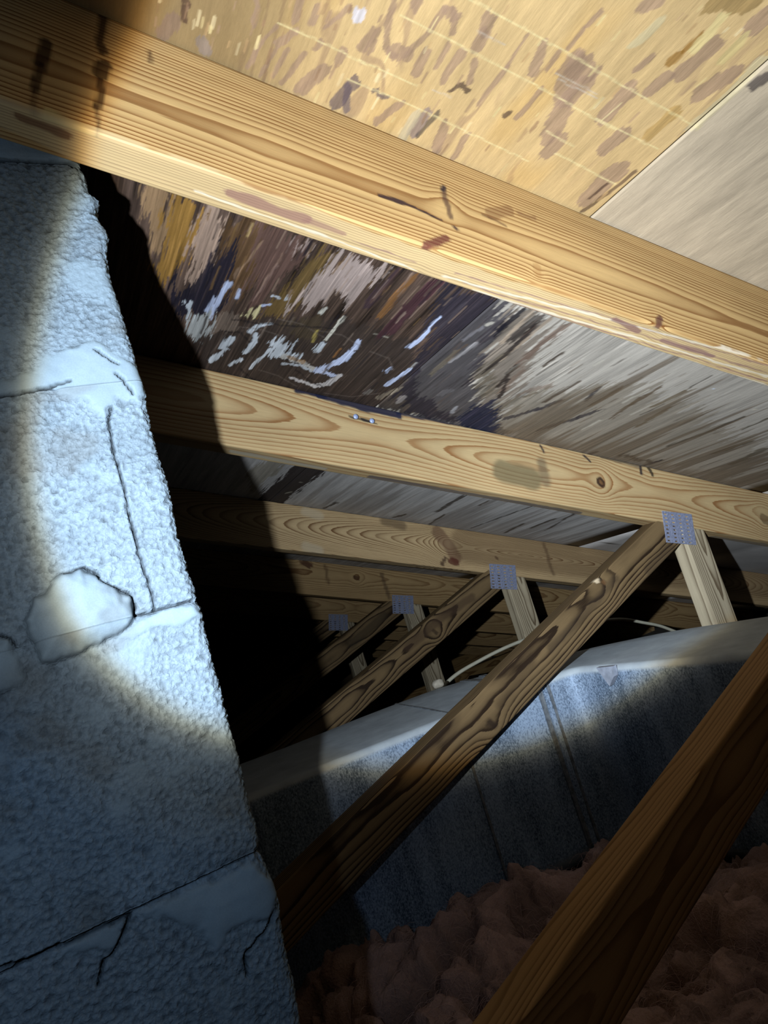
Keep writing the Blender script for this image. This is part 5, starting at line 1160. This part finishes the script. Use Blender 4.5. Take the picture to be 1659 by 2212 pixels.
def block(z0, z1, name='concrete_block', smooth=0.0, seed=0, jt=.0025, jb=.0025):
    zs = axis((z0, z1, .0011 if z1 > -.33 else .004))
    rc = .007
    prof = []                                         # (x rel to right edge or abs, y, nx, ny, on_edge)
    rows = []
    na = 9
    for z in zs:
        ex = edge_x(z)
        x_in = ex-rc
        fx = XS[:-1]*1.0
        px = np.concatenate([fx, np.linspace(max(fx[-1]+.001, .0855), x_in, 14), ex-rc+rc*np.sin(np.linspace(0, math.pi/2, na+2)[1:-1]), np.full(16, ex), np.full(5, ex), [-.226, -.226]])
        py = np.concatenate([np.full(len(fx)+14, CH_Y), CH_Y+rc-rc*np.cos(np.linspace(0, math.pi/2, na+2)[1:-1]), CH_Y+rc+np.linspace(0, .02, 16), CH_Y+rc+np.linspace(.05, CB-CH_Y-rc, 5), [CB, CH_Y+.15]])
        rows.append((px, py))
    X = np.array([r[0] for r in rows]); Yv = np.array([r[1] for r in rows]); nc = X.shape[1]
    Z = np.repeat(zs[:, None], nc, 1)
    nF = len(XS)-1+14
    nxv = np.zeros(nc); nyv = np.zeros(nc); nyv[:nF] = -1
    a = np.linspace(0, math.pi/2, na+2)[1:-1]; nxv[nF:nF+na] = np.sin(a); nyv[nF:nF+na] = -np.cos(a); nxv[nF+na:nF+na+21] = 1
    u = np.concatenate([XS[:-1], np.linspace(.086, .1, 14), .1+np.arange(1, na+1)*.0011, .11+np.linspace(.001, .02, 16), .16+np.arange(5)*.03, [.4, .5]])
    U = np.repeat(u[None, :], len(zs), 0) + 0*Z
    # popcorn aggregate
    wu = U + (fbm(U/.02, Z/.02, seed, 2)-.5)*.006; wz = Z + (fbm(U/.02, Z/.02, seed+7, 2)-.5)*.006
    d1 = worley(wu/.0042, wz/.0034, seed+1); d2 = worley(wu/.0024, wz/.0022, seed+2)
    h = (.62-np.maximum(d1, .25))*.0022 + (.55-d2)*.0013 + (fbm(U/.03, Z/.03, seed+3, 3)-.5)*.0035
    flat = np.full(h.shape, smooth)
    flat = np.maximum(flat, sstep(.58, .78, fbm(U/.030, Z/.022, seed+40, 4))*.6)
    zone = np.zeros(h.shape); mm = np.zeros(h.shape)
    inner = X[:, :nF+na]
    for nm, hh, pts in MORTAR:
        d = polysd(X+(fbm(X/.012, Z/.012, 71, 3)-.5)*.008, Z+(fbm(X/.012, Z/.012, 72, 3)-.5)*.008, pts)
        m = sstep(.002, -.003, d); m[:, nF+na+6:] *= 0
        flat = np.maximum(flat, m*.97); mm = np.maximum(mm, m)
        dome = np.clip(-d, 0, .03)/.03; dome = np.sqrt(np.maximum(1-(1-dome)**2, 0))
        zone = np.maximum(zone, m*hh*dome)
    h = h*(1-flat) + flat*((fbm(X/.02, Z/.02, 909, 3)-.5)*.0025 + .0008) + zone
    cr = np.full(h.shape, 1.0)
    for wd, pts in CRACKS:
        d = segdist(X+(fbm(X/.006, Z/.006, 73, 3)-.5)*.0022, Z+(fbm(X/.006, Z/.006, 74, 3)-.5)*.0022, pts)
        wd = max(wd, .00085); cr = np.minimum(cr, sstep(wd*.45, wd*1.5, d))
    cr[:, nF+na+3:] = 1
    h = h - (1-cr)*.0045
    # arrises
    e = np.minimum(sstep(0, jb*2.2, Z-z0+.0004*(1-0*Z)), sstep(0, jt*2.2, z1-Z))
    h = h - (1-e)*.0012*(1-mm)
    h[:, nF+na+16:] *= .3
    V = np.stack([X+nxv[None, :]*h, Yv+nyv[None, :]*h, Z], -1).reshape(-1, 3)
    tone = .82+.36*fbm(U/.03, Z/.03, seed+50, 4)
    tone *= (1-.35*sstep(.45, .85, d1)*(1-flat))*(1-.15*sstep(.3, .8, d2)*(1-flat))  # valleys between the beads darkened, their shade put into the colour
    base = lin((120, 137, 151))[None, :]*tone.reshape(-1, 1)
    mor = lin((122, 140, 153))[None, :]*(.85+.3*fbm(X/.04, Z/.04, 88, 3)).reshape(-1, 1)
    fl = flat.reshape(-1, 1); base = base*(1-fl)+mor*fl
    dk = sstep(.62, .75, fbm(U/.05, Z/.04, seed+60, 3)).reshape(-1, 1)*.35
    base = base*(1-dk) + lin((92, 92, 88))[None, :]*dk
    base = base*(.12+.88*cr.reshape(-1, 1))
    caps = [list(range(nc)), list(range((len(zs)-1)*nc, len(zs)*nc))[::-1]]
    return mk(name, V, gridq(len(zs), nc, True), caps, M_blk, chim, {'albedo': base, 'rough': (1-flat).ravel()})
JZ = [.3735, .1985, .0365, -.1320, -.2980, -.4640, -.6180]
block(.3755, .4780, 'mortar_cap', .85, 90)
GAP = [.0006, .0, .0, .0006, .0005, .0005, .0005]
for i in range(6): block(JZ[i+1]+GAP[i+1], JZ[i]-GAP[i], seed=10*i+1, jt=.0012, jb=.0012)
cv = [(x, y, z) for z in (-.617, .47) for x, y in ((-.21, CH_Y+.016), (.085, CH_Y+.016), (.085, CB-.015), (-.21, CB-.015))]
mk('mortar_core', cv, [(0, 1, 5, 4), (1, 2, 6, 5), (2, 3, 7, 6), (3, 0, 4, 7), (3, 2, 1, 0), (4, 5, 6, 7)], (), simple('mortar_fill', (90, 90, 88), .9, .1, 0, 60), chim, smooth=False)

# ================================================================== sheet-metal air duct
M_dtop = NT('duct_top', .55, .3)
_f = M_dtop.noise(M_dtop.obj(), 30, 5); _f2 = M_dtop.noise(M_dtop.obj(), 700, 3)
_c = M_dtop.mix(M_dtop.ramp(_f, [(.3, 0.0), (.7, 1.0)]), tuple(lin((210, 222, 230))), tuple(lin((184, 194, 204))))
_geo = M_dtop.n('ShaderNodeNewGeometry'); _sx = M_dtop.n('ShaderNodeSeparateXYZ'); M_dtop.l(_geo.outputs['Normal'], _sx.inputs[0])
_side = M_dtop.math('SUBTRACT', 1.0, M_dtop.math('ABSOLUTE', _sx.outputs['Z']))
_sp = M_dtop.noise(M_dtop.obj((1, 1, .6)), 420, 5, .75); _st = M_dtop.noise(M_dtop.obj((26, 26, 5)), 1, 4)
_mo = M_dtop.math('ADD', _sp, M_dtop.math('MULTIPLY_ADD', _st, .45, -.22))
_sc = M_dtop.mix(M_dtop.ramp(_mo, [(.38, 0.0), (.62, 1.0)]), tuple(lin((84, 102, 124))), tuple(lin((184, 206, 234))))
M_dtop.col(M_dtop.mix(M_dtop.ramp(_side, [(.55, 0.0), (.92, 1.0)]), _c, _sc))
M_dtop.bump(M_dtop.math('ADD', M_dtop.math('MULTIPLY', _f2, .3), _sp), .25, .0008)
M_dtop.l(M_dtop.math('MULTIPLY', M_dtop.ramp(_side, [(.55, 0.0), (.92, 1.0)]), .12), M_dtop.b.inputs['Metallic'])
M_duct = M_dtop.m
ZT, ZB = -.218, -.525
NEAR = [(-.20, 1.125), (.05, 1.098), (.24, 1.070), (.557, 1.019), (.700, .9955), (.757, .9855), (.800, .9790), (.822, .9720), (.830, .955), (.831, .93), (.833, .843), (.846, .627), (.856, .40), (.880, -.30)]
FAR = [(-.20, 1.43), (.05, 1.40), (.311, 1.369), (.620, 1.345), (.735, 1.33), (.800, 1.29), (.880, 1.21), (.950, 1.135), (1.000, 1.073), (1.030, 1.01), (1.065, .925), (1.086, .749), (1.098, .45), (1.125, -.30)]
duct = thing('air_duct', 'grey galvanised air duct with a bend passing under the plated joint of the second truss', 'air duct', (.70, 1.02, ZB))
def ductsec(near, far, seed, inset=0.0, name='duct_section', zt=ZT, zb=ZB, mat=M_duct):
    n = 7; near, far = np.array(near), np.array(far)
    t = np.linspace(0, len(near)-1, (len(near)-1)*n+1); i = np.arange(len(near))
    def cr_(P):
        out = np.stack([np.interp(t, i, P[:, c]) for c in (0, 1)], -1)
        for _ in range(6): out[1:-1] = .25*out[:-2]+.5*out[1:-1]+.25*out[2:]
        return out
    A, B = cr_(near), cr_(far)
    D = B-A; Ld = np.hypot(D[:, 0], D[:, 1]); D /= Ld[:, None]
    rr = .014
    prof = [(0, z, 0) for z in np.linspace(zb, zt-rr, 14)] + [(rr-rr*math.cos(a), zt-rr+rr*math.sin(a), 0) for a in np.linspace(0, math.pi/2, 8)[1:]]
    prof += [(f, zt, 1) for f in (.25, .5, .75)]
    prof += [(rr-rr*math.cos(a), zt-rr+rr*math.sin(a), 2) for a in np.linspace(math.pi/2, 0, 5)] + [(0, zb, 2)]
    V = []
    for a, b, d, L in zip(A, B, D, Ld):
        for off, z, md in prof:
            p = a+d*(off-inset) if md == 0 else (a+d*L*off if md == 1 else b-d*(off-inset))
            V.append((p[0], p[1], z))
    V = np.array(V)
    bulge = (fbm(V[:, 0]/.12+V[:, 1]/.12, V[:, 2]/.12, seed, 3)-.5)*.006
    V[:, 2] += np.where(V[:, 2] > zt-.02, bulge*.6-.003, 0)
    nrm = np.repeat(D, len(prof), 0); sidem = np.tile(np.array([1.0 if p[2] == 0 else 0 for p in prof]), len(A))
    V[:, :2] += nrm*(bulge*sidem)[:, None]
    m = len(prof)
    return mk(name, V, gridq(len(A), m, True), [list(range(m)), list(range((len(A)-1)*m, len(A)*m))[::-1]], mat, duct)
ductsec(NEAR[:6], FAR[:6], 3)
ductsec(NEAR[5:], FAR[5:], 5)
M_seam = simple('duct_seam_strip', (178, 186, 194), .45, .4, .5, 120, .5, .2, .001)
def seam(i, f0, wdt):
    a0, a1 = np.array(NEAR[i]), np.array(NEAR[i+1]); b0, b1 = np.array(FAR[i]), np.array(FAR[i+1])
    dl = wdt/np.hypot(*(a1-a0))
    ns = [a0+(a1-a0)*(f0+s*dl) for s in (-.5, 0, .5)]; fs = [b0+(b1-b0)*(f0+s*dl) for s in (-.5, 0, .5)]
    ductsec(ns, fs, 9, .0035, 'seam_strip', ZT+.002, ZB, M_seam)
seam(4, .93, .008); seam(5, .35, .005); seam(3, .25, .004)
# torn foil flap on the bend
fv = []
for i, (x, y, z) in enumerate([(.8265, .905, -.2205), (.8265, .865, -.2195), (.8265, .868, -.236), (.8265, .885, -.252), (.8265, .893, -.240)]):
    fv.append((x, y, z))
fl = [(x-.004-(0.003 if i in (2, 3) else 0), y, z) for i, (x, y, z) in enumerate(fv)] + [(x+.004, y, z) for x, y, z in fv]
mk('foil_patch', fl, [(i, (i+1) % 5, 5+(i+1) % 5, 5+i) for i in range(5)], [[0, 1, 2, 3, 4], [9, 8, 7, 6, 5]], simple('foil', (196, 204, 222), .4, .5, .2, 90, .3), duct, smooth=False)

# foam blob at the foot of the third truss's upright
def blob(name, label, cat, c, r, mat, seed):
    t = None
    bm = bmesh.new(); bmesh.ops.create_icosphere(bm, subdivisions=3, radius=1)
    co = np.array([v.co[:] for v in bm.verts])
    k = 1+.5*(fbm(co[:, 0]*1.7+seed, co[:, 1]*1.7+co[:, 2]*1.3, seed, 3)-.5)
    for v, s in zip(bm.verts, k): v.co = v.co*s
    for v in bm.verts: v.co = (v.co.x*r[0], v.co.y*r[1], v.co.z*r[2])
    for f in bm.faces: f.smooth = True
    me = bpy.data.meshes.new(name); bm.to_mesh(me); bm.free(); me.materials.append(mat)
    o = bpy.data.objects.new(name, me); o.location = (c[0], c[1], c[2]+ZO); C.objects.link(o)
    o['label'] = label; o['category'] = cat
    return o
blob('foam_lump', 'small white lump of foam on the far top edge of the air duct', 'foam lump', (.752, 1.318, -.213), (.014, .011, .010), simple('foam', (205, 196, 178), .8, .2, 0, 120, .2), 4)

# ================================================================== white cable
def tube(name, pts, r, mat, nseg=12):
    P = [Vector(p) for p in pts]
    fine = []
    for i in range(len(P)-1):
        p0, p1, p2, p3 = P[max(i-1, 0)], P[i], P[i+1], P[min(i+2, len(P)-1)]
        for s in range(10):
            t = s/10
            fine.append(.5*((2*p1)+(p2-p0)*t+(2*p0-5*p1+4*p2-p3)*t*t+(3*p1-p0-3*p2+p3)*t**3))
    fine.append(P[-1]); V = []
    up = Vector((0, 1, 0))
    for i, p in enumerate(fine):
        d = (fine[min(i+1, len(fine)-1)]-fine[max(i-1, 0)]).normalized()
        a = d.cross(up).normalized(); b = a.cross(d)
        for j in range(nseg):
            an = 2*math.pi*j/nseg; q = p+a*math.cos(an)*r*.8+b*math.sin(an)*r
            V.append(q[:])
    n = len(fine)
    return mk(name, V, gridq(n, nseg, True), [list(range(nseg)), list(range((n-1)*nseg, n*nseg))[::-1]], mat, None)
M_cab = simple('cable_sheath', (222, 218, 196), .45, .4, 0, 60, .12)
cb = tube('electrical_cable', [(.64, 1.47, -.56), (.70, 1.48, -.42), (.78, 1.49, -.31), (.8804, 1.5, -.2481), (1.001, 1.5, -.2267), (1.1464, 1.5, -.2200), (1.32, 1.5, -.232), (1.4965, 1.5, -.2617), (1.6001, 1.5, -.3018), (1.6859, 1.5, -.3444), (1.78, 1.5, -.42), (1.85, 1.49, -.56)], .0058, M_cab)
cb['label'] = 'white electrical cable arching behind the air duct and the weathered diagonal web'; cb['category'] = 'cable'

# ================================================================== insulation, floor, gable
gx = axis((-1.0, .09, .06), (.09, 1.0, .0045), (1.0, 2.2, .05)); gy = axis((-.5, .30, .05), (.30, 1.10, .0045), (1.10, 5.0, .09))
Xg, Yg = np.meshgrid(gx, gy); x, y = Xg.ravel(), Yg.ravel()
wx = x+(fbm(x/.06, y/.06, 5, 4)-.5)*.11; wy = y+(fbm(x/.06, y/.06, 6, 4)-.5)*.11
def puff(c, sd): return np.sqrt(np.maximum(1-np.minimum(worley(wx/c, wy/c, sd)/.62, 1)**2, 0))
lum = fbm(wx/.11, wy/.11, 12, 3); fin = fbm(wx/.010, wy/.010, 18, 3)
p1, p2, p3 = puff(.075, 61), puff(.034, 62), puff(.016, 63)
z = -.545+.075*(lum-.5)+.034*p1+.013*p2+.006*p3+.007*(fin-.5)
z += .05*np.exp(-(((x-.50)/.16)**2+((y-.93)/.10)**2)) - .05*np.exp(-(((x-.43)/.03)**2+((y-.99)/.02)**2)) - .06*np.exp(-(((x-.255)/.02)**2+((y-.86)/.035)**2))
z += .04*np.exp(-(((x-.72)/.12)**2+((y-.62)/.14)**2)) + .04*np.exp(-(((x-.30)/.10)**2+((y-1.03)/.06)**2))
z = np.minimum(z, -.40) - .08*sstep(1.35, 1.55, y)
xo = x+(fbm(x/.03, y/.03, 31, 2)-.5)*.012; yo = y+(fbm(x/.03, y/.03, 32, 2)-.5)*.012
dp = polysd(xo, yo, NEAR+FAR[::-1])
void = (dp < .009) | ((xo < .125) & (xo > -.25) & (yo > CH_Y-.016) & (yo < CB+.02))
for cx_, cy_ in ((.64, 1.47), (.70, 1.48), (1.85, 1.49), (1.81, 1.5)): void |= np.hypot(xo-cx_, yo-cy_) < .11
V = np.c_[xo, yo, z]; nr, nc = Xg.shape
alb = (lin((214, 178, 168))[None, :]*(1-sstep(1.1, 1.5, y))[:, None]+lin((84, 70, 62))[None, :]*sstep(1.1, 1.5, y)[:, None])*(.75+.5*fbm(wx/.05, wy/.05, 41, 3))[:, None]*(.55+.45*p1)[:, None]*(.75+.25*p2)[:, None]*(1-.35*sstep(.5, .2, lum))[:, None]  # far wool and hollows between lumps darkened, shade put into the colour
b = np.r_[np.arange(nc), (np.arange(1, nr)*nc+nc-1), ((nr-1)*nc+np.arange(nc-2, -1, -1)), (np.arange(nr-2, 0, -1)*nc)]
n0 = len(V); V = np.r_[V, np.c_[V[b, :2], np.full(len(b), -.6188)]]; alb = np.r_[alb, alb[b]]; j = np.arange(len(b))
q2 = np.stack([b[j], n0+j, n0+(j+1) % len(b), b[(j+1) % len(b)]], -1)
gq = gridq(nr, nc); gq = gq[~void[gq].any(1)]
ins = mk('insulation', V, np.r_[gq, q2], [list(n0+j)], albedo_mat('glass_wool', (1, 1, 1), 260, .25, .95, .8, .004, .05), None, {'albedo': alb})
ins['kind'] = 'stuff'; ins['label'] = 'fluffy pink glass wool insulation lying in lumps between the joists below the duct'; ins['category'] = 'insulation'

# loose glass fibres standing off the lumps
rs = np.random.RandomState(7)
ok = np.nonzero((x > .1) & (x < .98) & (y > .33) & (y < 1.08) & (dp > .045) & ((xo > .17) | (yo < CH_Y-.06)))[0]
pick = rs.choice(ok, 7000); fvs, fqs = [], []
for c_, i_ in enumerate(pick):
    p = np.array([xo[i_], yo[i_], z[i_]-.002]); an = rs.rand()*6.28; ln = .012+.022*rs.rand()
    d = np.array([math.cos(an), math.sin(an), .25+.7*rs.rand()]); sd_ = np.array([-math.sin(an), math.cos(an), 0])*.00022
    bend = (rs.rand()-.5)*2.2
    for k_ in range(5):
        t = k_/4; q = p + d*ln*t + np.array([-math.sin(an), math.cos(an), 0])*bend*ln*t*t*.5 + np.array([0, 0, -ln*.9*t*t])
        fvs += [q-sd_, q+sd_, q+np.array([0, 0, .0003])]
    b0 = c_*15
    for k_ in range(4):
        for e_ in range(3): fqs.append((b0+3*k_+e_, b0+3*k_+(e_+1) % 3, b0+3*k_+3+(e_+1) % 3, b0+3*k_+3+e_))
fo = mk('loose_fibres', np.array(fvs), fqs, (), simple('glass_fibre', (226, 190, 182), .7, .2), None)
fo.parent = ins; fo.location = (0, 0, 0); fo['kind'] = 'stuff'

def boxm(name, lo, hi, mat):
    v = [(x, y, z) for z in (lo[2], hi[2]) for x, y in ((lo[0], lo[1]), (hi[0], lo[1]), (hi[0], hi[1]), (lo[0], hi[1]))]
    o = mk(name, v, [(0, 1, 5, 4), (1, 2, 6, 5), (2, 3, 7, 6), (3, 0, 4, 7), (3, 2, 1, 0), (4, 5, 6, 7)], (), mat, None, smooth=False)
    o['kind'] = 'structure'; return o
boxm('floor', (-1.3, -1.3, -.66), (3.1, 5.4, -.62), simple('ceiling_board', (150, 146, 138), .9, .1, 0, 20, .15))
gv = [(-.75, 0), (2.85, 0)]
zr = lambda x: (HR-x*sn)/cs-.002
vs = [(xx, yy, zz) for yy in (5.22, 5.29) for xx, zz in ((-.45, -.62), (2.80, -.62), (2.80, zr(2.80)), (-.45, zr(-.45)))]
gw = mk('wall_back', vs, [(0, 1, 2, 3), (7, 6, 5, 4), (0, 4, 5, 1), (1, 5, 6, 2), (2, 6, 7, 3), (3, 7, 4, 0)], (), simple('gable_board', (120, 100, 76), .85, .1, 0, 12, .3), None, smooth=False)
gw['kind'] = 'structure'
